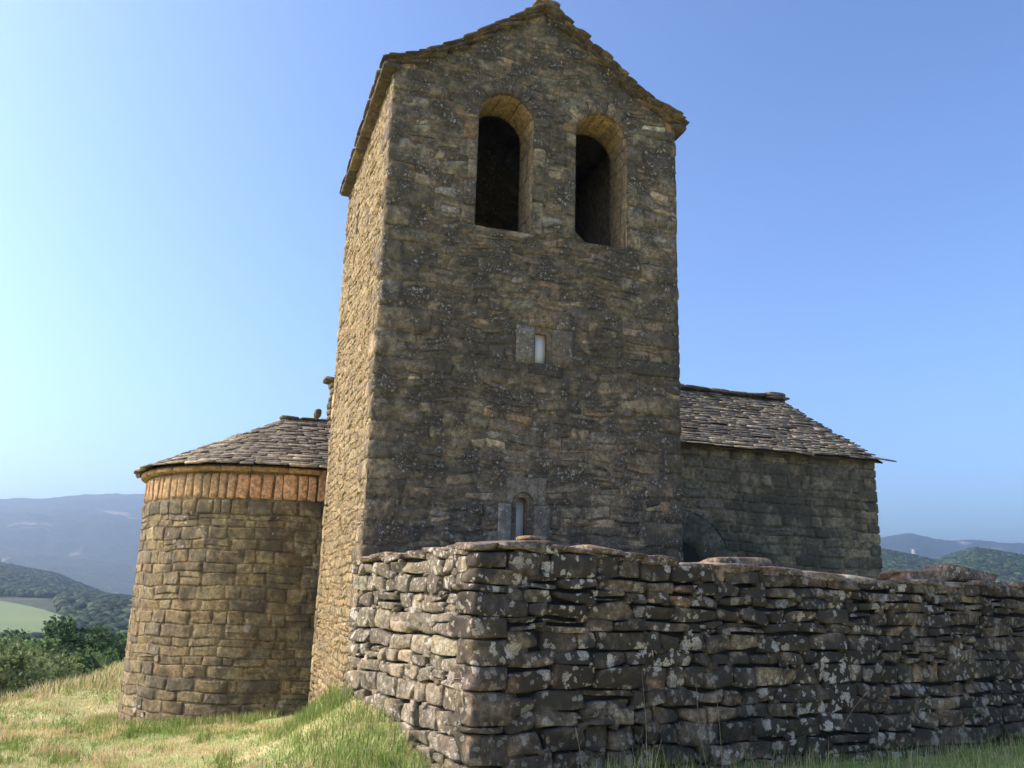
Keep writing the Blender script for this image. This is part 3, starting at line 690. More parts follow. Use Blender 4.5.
# nave roof, both slopes
sl_l = math.hypot(YR - YN, ZR - ZE); OV = .20
upS = np.array([0, (YR - YN) / sl_l, (ZR - ZE) / sl_l]); nS = np.cross(np.array([1., 0, 0]), upS)
upN = upS * np.array([1, -1, 1]); nN = nS * np.array([1, -1, 1])
acc = Acc(); r = np.random.default_rng(63)
org = np.array([XN0 - .1, YN, ZE]) - upS * OV + nS * .05
slabs(acc, org, np.array([1., 0, 0]), upS, nS, lambda s: (3.2, XN1 - XN0 + .17), sl_l + OV, .108, r, (.22, .60), (.022, .05), PR, lift=.06, edge_jit=.045)
orgN = np.array([XN1 + .1, YB, ZE]) - upN * OV + nN * .05
slabs(acc, orgN, np.array([-1., 0, 0]), upN, nN, lambda s: (0, XN1 - XN0 + .2), sl_l + OV, .22, r, (.5, .9), (.03, .055), PR, lift=.05)
nr = cpart(acc.build('nave_roof', M_SLATE, None, True))
acc = Acc()
for upv, nv_, yy in ((upS, nS, YN), (upN, nN, YB)):
    a_ = np.array([XN0 - .05, yy, ZE]) - upv * (OV - .05) + nv_ * .012; b_ = np.array([XN1 + .12, yy, ZE]) - upv * (OV - .05) + nv_ * .012
    c_ = b_ + upv * (sl_l + OV - .05); d_ = a_ + upv * (sl_l + OV - .05)
    acc.add([*[p for p in (a_, b_, c_, d_)], *[p + nv_ * .03 for p in (a_, b_, c_, d_)]], QB, (.10, .085, .065))
cpart(acc.build('roof_bed', M_SLATE), nr)
# one slab sticking out past the eave corner
acc = Acc(); rocks(acc, np.array([[XN1 + .13, YN - .14, ZE + .03]]), np.array([[.30, .14, .016]]), np.array([rotz(.05, .3, .03)]), palette(1, *PR, .1, r), r, n=5, p=7, rough=.04); cpart(acc.build('projecting_slab', M_SLATE, None, True), nr)
# ridge slabs (large flat stones laid along the ridge)
x = XN0
while x < XN1 - .35:
    l_ = r.uniform(.45, .8); acc = Acc()
    rocks(acc, np.array([[x + l_ / 2, YR - .03, ZR + .115 + r.uniform(-.01, .02)]]), np.array([[l_ / 2 + .04, .24, .032]]), np.array([rotz(r.normal(0, .06), r.normal(0, .05), r.normal(0, .05))]), palette(1, *PR, .15, r), r, n=5, p=6, rough=.06)
    cpart(acc.build('ridge_stone', M_SLATE, None, True), nr); x += l_
acc = Acc(); rocks(acc, np.array([[XN1 - .18, YR - .03, ZR + .20]]), np.array([[.28, .2, .06]]), np.array([rotz(.1)]), np.array([(.25, .20, .15)]), r, n=7, p=5, rough=.06); cpart(acc.build('ridge_stone', M_SLATE, None, True), nr)

# ---- apse
AX, AY, AR = -.47, 7.5, 2.58; AZB, AZT = -2.6, 2.12
def cyl(acc, r0, z0, z1, a0, a1, n_, col):
    an = np.linspace(a0, a1, n_); v = [(AX + r0 * math.cos(a), AY + r0 * math.sin(a), z) for z in (z0, z1) for a in an]
    acc.add(v, np.array([[i, i + 1, n_ + i + 1, n_ + i] for i in range(n_ - 1)]), col)
acc = Acc(); A0, A1 = rad(88), rad(272)
cyl(acc, AR - .004, AZB, 2.2, A0, A1, 90, (.22, .175, .11))
box(acc, AX, XN0 + .01, AY - AR + .014, AY + AR - .004, AZB, 2.2, (.22, .175, .11))
apse = cpart(acc.build('apse_wall', M_APSE, None, False))
def amap(U, V, Dd):
    # u = 0 at the front tangent (angle 270 deg) and grows towards the left/back; negative u runs straight to the right
    a = -PI / 2 - np.maximum(U, 0) / AR
    rr = AR + Dd
    x = AX + rr * np.cos(a) + np.where(U < 0, -U, 0); y = AY + rr * np.sin(a)
    return np.stack([x, y, V], -1)
r = np.random.default_rng(71); ZF = 1.62
U0, U1 = -1.2, AR * PI
# courses, the topmost one of squarer pale blocks
rc = coursed(U1 - U0, ZF - .26 - AZB, (.12, .235), (.24, .72), r, .10); rc[:, [0, 2]] += U0; rc[:, [1, 3]] += AZB
rt = coursed(U1 - U0, .26, (.26, .26), (.26, .46), r, 0); rt[:, [0, 2]] += U0; rt[:, [1, 3]] += ZF - .26
acc = Acc()
stone_patch(acc, rc, amap, palette(len(rc), *PA, .11, r), r, n=9, gap=.0035, dome=.016, back=.016, power=12, sq=.05, jit=.009, rough=.004, tilt=.006, wave=.016, seed=12, prot=.006)
stone_patch(acc, rt, amap, palette(len(rt), *PA, .12, r), r, n=9, gap=.006, dome=.03, back=.025, power=7, sq=.07, jit=.006, rough=.004, tilt=.005, wave=.016, seed=12, prot=.006)
cpart(acc.build('block_facing', M_APSE, None, True), apse)
# frieze of upright ochre stones
uu = U0; rects = []
while uu < U1:
    ww = r.uniform(.15, .25); rects.append((uu, ZF + .005, uu + ww, 2.10 + r.uniform(-.01, .01))); uu += ww
rects = np.array(rects)
PFz = ([(.66, .38, .21), (.60, .37, .21), (.66, .42, .25), (.54, .35, .22)], [4, 3, 2, 1.5])
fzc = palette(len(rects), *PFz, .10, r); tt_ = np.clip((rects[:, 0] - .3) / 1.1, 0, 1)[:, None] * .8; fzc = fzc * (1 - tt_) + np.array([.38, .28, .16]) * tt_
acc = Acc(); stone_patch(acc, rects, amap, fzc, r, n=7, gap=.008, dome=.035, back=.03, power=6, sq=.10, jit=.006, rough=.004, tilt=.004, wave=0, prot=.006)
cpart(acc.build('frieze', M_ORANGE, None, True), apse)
# cornice: flat projecting course
acc = Acc(); uu = U0; cen = []; half = []; R_ = []
while uu < U1:
    ww = r.uniform(.35, .6); um = uu + ww / 2; p = amap(np.array(um), np.array(2.16), np.array(-.04)); a = -PI / 2 - max(um, 0) / AR
    cen.append(p); half.append((ww / 2 + .012, .17, .05)); R_.append(rotz(a + PI / 2)); uu += ww
rocks(acc, np.array(cen), np.array(half), np.array(R_), palette(len(cen), [(.36, .25, .13), (.28, .21, .13)], [2, 1], .1, r), r, n=5, p=10, rough=.02)
cpart(acc.build('cornice', M_ORANGE, None, True), apse)
# apse roof: conical slab roof with a short straight bay
acc = Acc(); r = np.random.default_rng(73)
ZA0, ZA1 = 2.185, 3.56; RE = AR + .22; sl_a = math.hypot(RE, ZA1 - ZA0); rs = .108
cen = []; half = []; R_ = []
nrow = int(sl_a / rs); 
for k in range(nrow):
    s0 = k * rs; f_ = s0 / sl_a; rad_ = RE * (1 - f_); z_ = ZA0 + (ZA1 - ZA0) * (1 - (1 - f_) ** 1.0)
    # straight bay to the right (front side), then the half circle
    total0 = -(XN0 - AX + .1); uu = total0
    while uu < rad_ * PI + .05 and uu < RE * PI:
        ww = r.uniform(.20, .58) * (1 if uu < 0 or rad_ > 1 else .6); um = uu + ww / 2
        a = -PI / 2 - max(um, 0) / max(rad_, .15)
        out = np.array([math.cos(a), math.sin(a), 0.]); tan = np.array([math.sin(a), -math.cos(a), 0.]) * -1
        up = -out * (RE / sl_a) + np.array([0, 0, (ZA1 - ZA0) / sl_a]); nrm = np.cross(tan, up)
        if nrm[2] < 0: nrm = -nrm
        L = rs * 2.3; c = np.array([AX, AY, 0.]) + out * (rad_ + r.uniform(-.02, .03)) + np.array([-um if um < 0 else 0, 0, z_]) + up * (L / 2 + r.uniform(-.03, .03)) + nrm * (.03 + r.uniform(-.008, .012))
        tt = -.17 + r.normal(0, .03); an = r.normal(0, .05)
        X = tan * math.cos(an) + up * math.sin(an); Yv = -tan * math.sin(an) + up * math.cos(an); Yv = Yv * math.cos(tt) + nrm * math.sin(tt); Z = np.cross(X, Yv)
        cen.append(c); half.append((ww / 2 - .003, L / 2, r.uniform(.022, .05) / 2)); R_.append(np.stack([X, Yv, Z], 1)); uu += ww
rocks(acc, np.array(cen), np.array(half), np.array(R_), palette(len(cen), *PR, .20, r), r, n=4, p=9, rough=.035)
ar = cpart(acc.build('apse_roof', M_SLATE, None, True))
acc = Acc(); n_ = 60; an = np.linspace(A0, A1, n_); v = [(AX + (RE - .06) * math.cos(a), AY + (RE - .06) * math.sin(a), ZA0 + .0) for a in an] + [(AX, AY, ZA1 - .02)] * n_
acc.add(v, np.array([[i, i + 1, n_ + i + 1, n_ + i] for i in range(n_ - 1)]), (.1, .085, .065))
v = [(AX, AY - RE + .06, ZA0), (XN0, AY - RE + .06, ZA0), (XN0, AY, ZA1 - .02), (AX, AY, ZA1 - .02), (AX, AY + RE - .06, ZA0), (XN0, AY + RE - .06, ZA0)]
acc.add(v, np.array([[0, 1, 2, 3], [3, 2, 5, 4]]), (.1, .085, .065)); cpart(acc.build('roof_bed', M_SLATE), ar)
for k, x in enumerate((-.50, -.1, .3)):
    acc = Acc(); rocks(acc, np.array([[x, AY - .02, ZA1 + .03]]), np.array([[.19, .2, .022]]), np.array([rotz(r.normal(0, .1), 0, r.normal(0, .03))]), palette(1, *PR, .1, r), r, n=5, p=6, rough=.06); cpart(acc.build('ridge_stone', M_SLATE, None, True), ar)
acc = Acc(); rocks(acc, np.array([[.05, AY - .1, ZA1 + .17]]), np.array([[.075, .075, .10]]), np.array([rotz(.3)]), np.array([(.22, .19, .13)]), r, n=7, p=3, rough=.08); cpart(acc.build('finial', M_SLATE, None, True), ar)
# small pier with a jutting cap slab on the east gable
acc = Acc(); cen = []; half = []
z = 3.3
while z < 4.30:
    h = r.uniform(.10, .17); cen.append((.46 + r.normal(0, .012), 7.3, z + h / 2)); half.append((.22, .2, h / 2 - .004)); z += h
rocks(acc, np.array(cen), np.array(half), np.array([rotz(r.normal(0, .05)) for _ in cen]), palette(len(cen), *PA, .15, r), r, n=5, p=7, rough=.04)
pier = cpart(acc.build('gable_pier', M_APSE, None, True))
acc = Acc(); rocks(acc, np.array([[.44, 7.3, z + .03]]), np.array([[.34, .28, .035]]), np.array([rotz(0, 0, .10)]), palette(1, *PR, .1, r), r, n=5, p=8, rough=.03); cpart(acc.build('cap_slab', M_SLATE, None, True), pier)

# ------------------------------------------------------------------ dry stone wall
CORNER = np.array([.63, -2.90]); ENDR = np.array([12.2, -.60])
dR = (ENDR - CORNER); LR = np.linalg.norm(dR); dR = dR / LR; nR = np.array([dR[1], -dR[0]])     # outward (towards the camera)
STARTL = np.array([-.04, .05]); dL = CORNER - STARTL; LL = np.linalg.norm(dL); dL = dL / LL; nL = np.array([dL[1], -dL[0]]); nL = nL if nL[0] < 0 else -nL
wall = thing('dry_stone_wall', 'tall dry stone wall with lichen patches turning a corner in front of the tower', 'stone wall', (CORNER[0], CORNER[1], -1.65))
WOFF = Matrix.Translation((-CORNER[0], -CORNER[1], 1.65))
def wpart(o, par=wall):
    o.parent = par; o.matrix_parent_inverse = WOFF if par is wall else Matrix.Identity(4); return o
TXR = np.array([0, .7, 1.35, 2.0, 2.7, 3.3, 4.2, 5.1, 5.7, 7.0, 8.7, 11.8]); TZR = np.array([.50, .555, .50, .45, .42, .415, .385, .365, .36, .385, .41, .42])
def topR(u): return np.interp(u, TXR, TZR)
def topL(u): return np.interp(u, [0, LL], [.46, .49])
PD = ([(.22, .18, .13), (.18, .15, .115), (.27, .215, .15), (.15, .13, .10), (.31, .22, .14)], [4, 4, 2, 3, 1])
PDL = ([(.27, .245, .18), (.235, .215, .165), (.31, .275, .19), (.195, .18, .145)], [4, 3, 2, 2])  # stone tones brightened for the sunlit left face
WB = -1.95; THW = .62
r = np.random.default_rng(81)
M_DRYL = stone_mat('drystone_sunlit_copy', crust=.7, crust_thr=.50, lichen=.80, lichen_base=.4, lichen_scale=8, warm=.3, bump=.9, crust_col=(.12, .105, .08), lichen_col=(.66, .63, .56))  # paler copy of the drystone, sunlight on this face put into its colour
def dry_face(org, d, n_, L, topf, pal, mat, r, cw=.12, ch=.056, wr=(2, 6), hr=(2, 5), sub=11, seed=0., name='wall_face', dome=.062, u_off=0.):
    rc = coursed(L - u_off, .75 - WB, (.115, .24), (.22, .64) if sub > 5 else (.3, .8), r, .12); rc[:, [0, 2]] += u_off; rc[:, [1, 3]] += WB
    keep = (rc[:, 1] + .04 < topf(rc[:, 0]))
    rc = rc[keep]
    def cl(U, V): return U, np.minimum(V, topf(U) + .01)
    acc = Acc()
    mf = lambda U, V, Dd: np.stack([org[0] + d[0] * U + n_[0] * Dd, org[1] + d[1] * U + n_[1] * Dd, V], -1)
    stone_patch(acc, rc, mf, palette(len(rc), *pal, .25, r), r, n=sub, gap=.0065, dome=dome, back=.075, power=9., sq=.14, jit=.017, rough=.006, tilt=.012, wave=.009, seed=seed, clampf=cl, prot=.020, facet=.5)
    # small wedge stones pressed into the joints
    if sub > 5:
        k = r.choice(len(rc), int(len(rc) * .75)); uu = rc[k, 0] + r.normal(0, .01, len(k)); vv = rc[k, 1] + r.normal(0, .01, len(k)); ok_ = (vv < topf(uu) - .06) & (uu > u_off + .1); uu = uu[ok_]; vv = vv[ok_]; m_ = len(uu)
        dd = r.uniform(-.02, .03, m_); ce = np.stack([org[0] + d[0] * uu + n_[0] * dd, org[1] + d[1] * uu + n_[1] * dd, vv], 1)
        rocks(acc, ce, np.stack([r.uniform(.03, .085, m_), r.uniform(.03, .05, m_), r.uniform(.014, .035, m_)], 1), np.array([rotz(math.atan2(d[1], d[0]) + r.normal(0, .2), r.normal(0, .1), r.normal(0, .2)) for _ in range(m_)]), palette(m_, *pal, .25, r), r, n=5, p=8, rough=.08, facet=.9)
    return wpart(acc.build(name, mat, None, True))
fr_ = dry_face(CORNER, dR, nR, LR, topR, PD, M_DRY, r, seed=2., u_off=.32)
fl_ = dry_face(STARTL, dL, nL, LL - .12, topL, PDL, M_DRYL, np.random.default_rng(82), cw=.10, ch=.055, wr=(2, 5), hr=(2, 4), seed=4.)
# inner faces and core
def core(org, d, n_, L, topf, inset):
    acc = Acc(); us = np.linspace(0, L, 40); v = []
    for u in us:
        p = org + d * u; a = p - n_ * inset; b_ = p - n_ * (THW - inset)
        v += [(*a, WB), (*b_, WB), (*b_, float(topf(u)) - .03), (*a, float(topf(u)) - .03)]
    F_ = []
    for i in range(len(us) - 1):
        for k in range(4): F_.append([4 * i + k, 4 * i + (k + 1) % 4, 4 * i + 4 + (k + 1) % 4, 4 * i + 4 + k])
    F_ += [[0, 3, 2, 1], [4 * (len(us) - 1) + k for k in range(4)]]
    acc.add(v, np.array(F_), (.07, .06, .045)); return acc
M_GAP = plain_mat('gap_rubble', (.03, .026, .02), 1, 20, .3)
wpart(core(CORNER + dR * .05, dR, nR, LR - .1, topR, .05).build('wall_core', M_GAP)); wpart(core(STARTL + dL * .1, dL, nL, LL - .2, topL, .05).build('wall_core', M_GAP))
ri = np.random.default_rng(83)
dry_face(CORNER - nR * THW, dR, -nR, LR, topR, PD, M_DRY, ri, cw=.16, ch=.08, sub=5, seed=7., name='inner_face', u_off=.6)
dry_face(STARTL - nL * THW, dL, -nL, LL - .5, topL, PD, M_DRY, ri, cw=.16, ch=.08, sub=5, seed=8., name='inner_face')
# corner blocks, stacked alternately
z = WB; k = 0; cen = []; half = []; R_ = []; angR = math.atan2(dR[1], dR[0]); r = np.random.default_rng(84)
bis = angR
hs = [.30, .24, .27, .06, .30, .22, .24, .20, .22, .07, .15, .155]
acc = Acc()
for h in hs:
    a, b_ = (r.uniform(.46, .60), r.uniform(.30, .36)) if k % 2 == 0 else (r.uniform(.30, .40), r.uniform(.44, .52))
    # rhombic block: built along both wall directions
    P, Q = CS[9]; S = P / ((np.abs(P) ** 16).sum(1) ** (1 / 16))[:, None]
    off = -.045 + r.uniform(-.012, .012)
    base = CORNER + nR * .045 + nL * .05
    s_ = (S[:, 0] + 1) / 2 * a; t_ = (S[:, 1] + 1) / 2 * b_
    ph = r.uniform(0, 6.28, 6); wob = .016 * np.sin(S[:, 0] * 2.3 + ph[0]) * np.cos(S[:, 2] * 2 + ph[1]) + .012 * np.sin(S[:, 1] * 3.1 + S[:, 2] * 1.7 + ph[2])
    pos = base[None] + dR[None] * (s_ + wob)[:, None] - dL[None] * (t_ + wob)[:, None] + r.normal(0, .008, 2)
    zz = z + h / 2 + S[:, 2] * (h / 2 - .006) + .006 * np.sin(S[:, 0] * 2.7 + ph[3]) + .005 * np.sin(S[:, 1] * 2.7 + ph[4])
    acc.add(np.stack([pos[:, 0], pos[:, 1], zz], -1), Q, palette(1, [(.17, .145, .11), (.14, .12, .10)], [1, 1], .12, r)[0]); z += h; k += 1
ck = wpart(acc.build('corner_blocks', M_DRY, None, True))
# capstones: one object each
M_CAP = stone_mat('capstone', crust=.65, crust_thr=.49, lichen=.85, lichen_base=.45, lichen_scale=11, warm=.25, bump=.8, crust_col=(.06, .052, .045), lichen_col=(.62, .57, .49))
PC = ([(.25, .20, .15), (.21, .18, .145), (.29, .235, .175), (.24, .175, .14)], [3, 3, 2, 1.5])
def capstone(u, L_, hgt, wid, zb, org, d, n_, off, r, n=9, tl=0., p=4., col=None, rough=.10):
    c = org + d * u - n_ * off; an = math.atan2(d[1], d[0]) + r.normal(0, .06)
    acc = Acc(); rocks(acc, np.array([[c[0], c[1], zb + hgt / 2]]), np.array([[L_ / 2, wid / 2, hgt / 2]]), np.array([rotz(an, r.normal(0, .04), tl + r.normal(0, .02))]), np.array([col]) if col is not None else palette(1, *PC, .15, r), r, n=n, p=p + 3, rough=rough * .8, facet=.9)
    return wpart(acc.build('capstone', M_CAP, None, True))
u = -.06
while u < LR - .2:
    L_ = r.uniform(.25, .72); h = r.uniform(.07, .13)
    if u < 1: h = r.uniform(.05, .09)
    slope = float(topR(u + L_) - topR(u)) / L_
    capstone(u + L_ / 2, L_ + .05, h, .53, float(topR(u + L_ / 2)) - .02, CORNER, dR, nR, .20, r, tl=-slope)
    capstone(u + L_ / 2, L_ * .9, h, .30, float(topR(u + L_ / 2)) - .02, CORNER, dR, nR, .53, r, n=5, tl=-slope); u += L_
u = .1
while u < LL - .35:
    L_ = r.uniform(.28, .5); h = r.uniform(.05, .09); capstone(u + L_ / 2, L_ + .04, h, .46, float(topL(u + L_ / 2)) - .02, STARTL, dL, nL, .19, r)
    capstone(u + L_ / 2, L_ * .9, h, .30, float(topL(u + L_ / 2)) - .03, STARTL, dL, nL, .50, r, n=5); u += L_
# big flat boulders lying on top
capstone(3.42, .92, .16, .46, .42, CORNER, dR, nR, .25, r, tl=-.02, col=(.33, .25, .17), p=2.8, rough=.05)
capstone(6.80, 1.05, .17, .5, .42, CORNER, dR, nR, .32, r, tl=-.03, col=(.30, .22, .16), p=2.8)
capstone(7.65, 1.1, .22, .5, .42, CORNER, dR, nR, .30, r, tl=.10, col=(.26, .19, .15), p=2.8)
capstone(.70, .28, .06, .26, .60, CORNER, dR, nR, .25, r, n=5, tl=.02, col=(.30, .21, .12), p=5)

# ------------------------------------------------------------------ vegetation
def in_church(x, y):
    return ((x > 0) & (x < W) & (y > 0) & (y < D)) | ((x > AX) & (y > YN)) | (np.hypot(x - AX, y - AY) < AR + .02)
def side_of(x, y, P0, d, n_):
    return (x - P0[0]) * n_[0] + (y - P0[1]) * n_[1]
def in_wall_or_yard(x, y):
    return (side_of(x, y, CORNER, dR, nR) < .04) & (side_of(x, y, CORNER, dL, nL) < .04) & (y < 4.3)
def patchy(x, y):
    return .5 + .5 * np.sin(x * .9 + 1.3 * np.sin(y * .55 + .4)) * np.cos(y * .8 + np.sin(x * 1.3)) * .7 + .18 * np.sin(x * 3.1 + y * 2.3) + .12 * np.sin(x * 7.3 - y * 5.1)
GREEN = np.array([(.21, .29, .06), (.28, .35, .09), (.19, .26, .05), (.34, .38, .12)])
STRAW = np.array([(.70, .57, .28), (.62, .52, .25), (.78, .61, .35), (.68, .50, .28)])
def blades(n, x, y, h, wid, green, r, lean=.35):
    """4-vertex tapered bent blades"""
    z = terrain(x, y); a = r.uniform(0, 2 * PI, n); ln = h * np.abs(r.normal(0, lean, n)); la = r.uniform(0, 2 * PI, n)
    dx, dy = np.cos(a) * wid, np.sin(a) * wid; tx, ty = np.cos(la) * ln, np.sin(la) * ln
    P = np.zeros((n, 6, 3))
    for k, (f_, ws, hs_) in enumerate(((0, 1., 0), (.35, .8, .55), (1, .12, 1.0))):
        for s_, sg in ((0, -1), (1, 1)):
            P[:, 2 * k + s_, 0] = x + tx * f_ + sg * dx * ws / 2; P[:, 2 * k + s_, 1] = y + ty * f_ + sg * dy * ws / 2; P[:, 2 * k + s_, 2] = z - .01 + h * hs_ * np.sqrt(np.maximum(0, 1 - (ln / h * f_ * .6) ** 2))
    F_ = (np.array([[0, 1, 3, 2], [2, 3, 5, 4]])[None] + (np.arange(n) * 6)[:, None, None]).reshape(-1, 4)
    isg = r.random(n) < green
    c = np.where(isg[:, None], GREEN[r.integers(0, 4, n)], STRAW[r.integers(0, 4, n)]) * np.exp(r.normal(0, .18, (n, 1)))
    return P.reshape(-1, 3), F_, np.repeat(c, 6, axis=0)
def scatter(n, x0, x1, y0, y1, r, ok):
    x = r.uniform(x0, x1, n); y = r.uniform(y0, y1, n); k = ok(x, y); return x[k], y[k]
r = np.random.default_rng(91); acc = Acc()
okf = lambda x, y: ~in_church(x, y) & ~in_wall_or_yard(x, y)
def add_grass(n, x0, x1, y0, y1, hlo, hhi, wd, greenf, ok=okf, lean=.45):
    x, y = scatter(n, x0, x1, y0, y1, r, ok); m_ = len(x)
    P_, F_, C_ = blades(m_, x, y, r.uniform(hlo, hhi, m_) * (.75 + .5 * np.clip(patchy(x * 1.7, y * 1.4), 0, 1)), r.uniform(.6, 1.2, m_) * wd, greenf(x, y), r, lean); acc.add(P_, F_, C_)
gfun = lambda x, y: np.clip((patchy(x, y) - .34) * 2.2, .06, .92)
add_grass(80000, -5.5, 1.0, -4.0, 4.5, .02, .07, .008, gfun, lean=.7)
add_grass(42000, -7.0, .0, 3.5, 15., .03, .09, .014, gfun, lean=.6)
add_grass(26000, -8., 0., 12, 34., .10, .32, .03, lambda x, y: np.full_like(x, .25), lean=.5)
# greener strip along the foot of the apse, tower and left wall
def near_apse(x, y): d = np.hypot(x - AX, y - AY) - AR; return (d > 0) & (d < .5) & (y < AY + 1) & okf(x, y)
add_grass(30000, -3.8, .2, 4.2, 9, .05, .18, .010, lambda x, y: np.full_like(x, .75), near_apse)
mound = lambda x, y: okf(x, y) & (r.random(len(x)) < np.clip((x + .95) * 1.0 + .25 * np.sin(y * 2.3), 0, .8))
add_grass(20000, -1.1, .7, -3.2, 3.8, .05, .16, .009, lambda x, y: np.full_like(x, .85), mound)
cl = lambda x, y: okf(x, y) & (np.hypot(x + .22, (y - .35) * .7) < .42)
add_grass(6000, -.8, .4, -.8, 1.4, .10, .22, .009, lambda x, y: np.full_like(x, .92), cl)
# loose taller tufts dotted over the slope
tx = r.uniform(-6.5, .3, 260); ty = r.uniform(-3.5, 13, 260)
for a_, b_ in zip(tx, ty):
    n_ = int(r.integers(25, 80)); x = a_ + r.normal(0, .07, n_); y = b_ + r.normal(0, .07, n_); k = okf(x, y); x = x[k]; y = y[k]
    if len(x) < 5: continue
    gv = 1.0 if r.random() < .6 else .1
    P_, F_, C_ = blades(len(x), x, y, r.uniform(.07, .20, len(x)), np.full(len(x), .009), np.full(len(x), gv), r, .5); acc.add(P_, F_, C_)
# shaded strip below the right wall and the foreground
add_grass(36000, .5, 10.5, -5.2, -.8, .03, .12, .007, lambda x, y: np.full_like(x, .72))
foot = lambda x, y: okf(x, y) & (side_of(x, y, CORNER, dR, nR) < .65)
add_grass(11000, .6, 10.5, -3.8, -.6, .08, .30, .005, lambda x, y: np.full_like(x, .72), foot)
gr = acc.build('grass', M_GRASS); tag(gr, 'mixed green and straw coloured grass covering the slope round the church', 'grass', kind='stuff')
# tall seeding grass clumps below the right wall
acc = Acc()
for cx_, cy_, n_, hh in ((1.9, -3.1, 160, .46), (2.3, -3.05, 160, .52), (2.7, -2.9, 90, .40), (3.5, -2.85, 90, .40), (4.4, -2.6, 80, .36), (1.4, -3.2, 60, .36), (5.6, -2.4, 60, .34)):
    x = cx_ + r.normal(0, .13, n_); y = cy_ + r.normal(0, .07, n_); k = okf(x, y); x = x[k]; y = y[k]; m_ = len(x)
    P_, F_, C_ = blades(m_, x, y, r.uniform(.45, 1., m_) * hh, np.full(m_, .0055), np.full(m_, .7), r, .35); acc.add(P_, F_, C_)
tg = acc.build('tall_grass', M_GRASS); tag(tg, 'tall thin grass tufts growing at the foot of the dry stone wall', 'tall grass', kind='stuff')
# dry stalks: each a thing
def stalk(p0, p1, bend, label, head=.10, group='dry grass stalks by the stone wall', rr0=.0048, twig=False):
    p0 = np.array(p0, float); p1 = np.array(p1, float); n_ = 9; acc = Acc(); L = np.linalg.norm(p1 - p0); v = []; rr = []
    for i in range(n_):
        t_ = i / (n_ - 1); p = p0 + (p1 - p0) * t_ + np.array(bend) * math.sin(PI * t_); v.append(p)
        rad_ = rr0 * (1 - .5 * t_)
        if not twig and t_ > 1 - head / L * 1.0: rad_ = rr0 * (2.6 if i % 2 else 1.8)
        if i == n_ - 1: rad_ = rr0 * .3
        rr.append(rad_)
    ring = []
    d_ = (p1 - p0) / L; a_ = np.cross(d_, [0, 1, 0.2]); a_ /= np.linalg.norm(a_); b_ = np.cross(d_, a_)
    for p, q in zip(v, rr):
        for k in range(5): ring.append(p + (a_ * math.cos(k * 1.2566) + b_ * math.sin(k * 1.2566)) * q)
    F_ = [[5 * i + k, 5 * i + (k + 1) % 5, 5 * i + 5 + (k + 1) % 5, 5 * i + 5 + k] for i in range(n_ - 1) for k in range(5)]
    acc.add(ring, np.array(F_), (.36, .29, .17)); o = acc.build('dry_stalk', M_GRASS); tag(o, label, 'dry stalk', group); return o

# --- trees
def make_tree_mesh(seed, H, Wd, nleaf, leaf, base_col, tr=.16):
    r = np.random.default_rng(seed); acc = Acc()
    # trunk and limbs
    def limb(a, b_, r0, r1, n_=6):
        a = np.array(a, float); b_ = np.array(b_, float); d_ = b_ - a; L = np.linalg.norm(d_); d_ /= L; u_ = np.cross(d_, [.3, 1, .1]); u_ /= np.linalg.norm(u_); w_ = np.cross(d_, u_); v = []
        kk = r.normal(0, L * .05, 3)
        for i in range(n_):
            t_ = i / (n_ - 1); c = a + (b_ - a) * t_ + kk * math.sin(PI * t_); q = r0 + (r1 - r0) * t_
            for k in range(6): v.append(c + (u_ * math.cos(k * PI / 3) + w_ * math.sin(k * PI / 3)) * q)
        acc.add(v, np.array([[6 * i + k, 6 * i + (k + 1) % 6, 6 * i + 6 + (k + 1) % 6, 6 * i + 6 + k] for i in range(n_ - 1) for k in range(6)]), (.10, .08, .06))
    top = (r.normal(0, .2), r.normal(0, .2), H * .72); limb((0, 0, -.3), top, tr, tr * .3)
    lobes = []
    for i in range(13):
        a = i * 2.4 + r.normal(0, .3); hz = H * (.28 + .62 * (i / 13) + r.normal(0, .03)); f_ = math.sin(PI * min(1, max(.08, (hz / H - .15) / .9))) ** .7
        rr = Wd / 2 * f_ * r.uniform(.45, .85); p = (rr * math.cos(a), rr * math.sin(a), hz)
        limb((top[0] * hz / H * .8, top[1] * hz / H * .8, hz * .55), p, tr * .35, .02, 4); lobes.append((p, Wd * r.uniform(.16, .27)))
    lobes.append(((top[0], top[1], H * .90), Wd * .17))
    trunk = acc
    n_ = nleaf; li = r.integers(0, len(lobes), n_); C_ = np.array([l[0] for l in lobes])[li]; S_ = np.array([l[1] for l in lobes])[li]
    dv = r.normal(0, 1, (n_, 3)); dv /= np.linalg.norm(dv, axis=1)[:, None]
    # twig clumps: leaves gather around sub-centres
    sub = r.normal(0, 1, (len(lobes), 26, 3)); sub /= np.linalg.norm(sub, axis=2)[:, :, None]; sub *= r.uniform(.55, 1.08, (len(lobes), 26, 1))
    sc_ = sub[li, r.integers(0, 26, n_)]
    P0 = C_ + (sc_ + dv * r.uniform(0, .30, (n_, 1))) * S_[:, None] * np.array([1, 1, .82])
    a = r.normal(0, 1, (n_, 3)); a /= np.linalg.norm(a, axis=1)[:, None]; b_ = np.cross(a, r.normal(0, 1, (n_, 3))); b_ /= np.linalg.norm(b_, axis=1)[:, None]
    s_ = leaf * r.uniform(.6, 1.3, (n_, 1))
    V = np.stack([P0 - a * s_, P0 + b_ * s_ * .55, P0 + a * s_, P0 - b_ * s_ * .55], 1).reshape(-1, 3)
    lobe_t = r.uniform(.8, 1.2, len(lobes))[li]
    col = 2.1 * np.array(base_col)[None] * (lobe_t * np.exp(r.normal(0, .2, n_)))[:, None]
    crown = Acc(); crown.add(V, np.arange(n_ * 4).reshape(-1, 4), np.repeat(col, 4, axis=0))
    return trunk, crown
protos = []
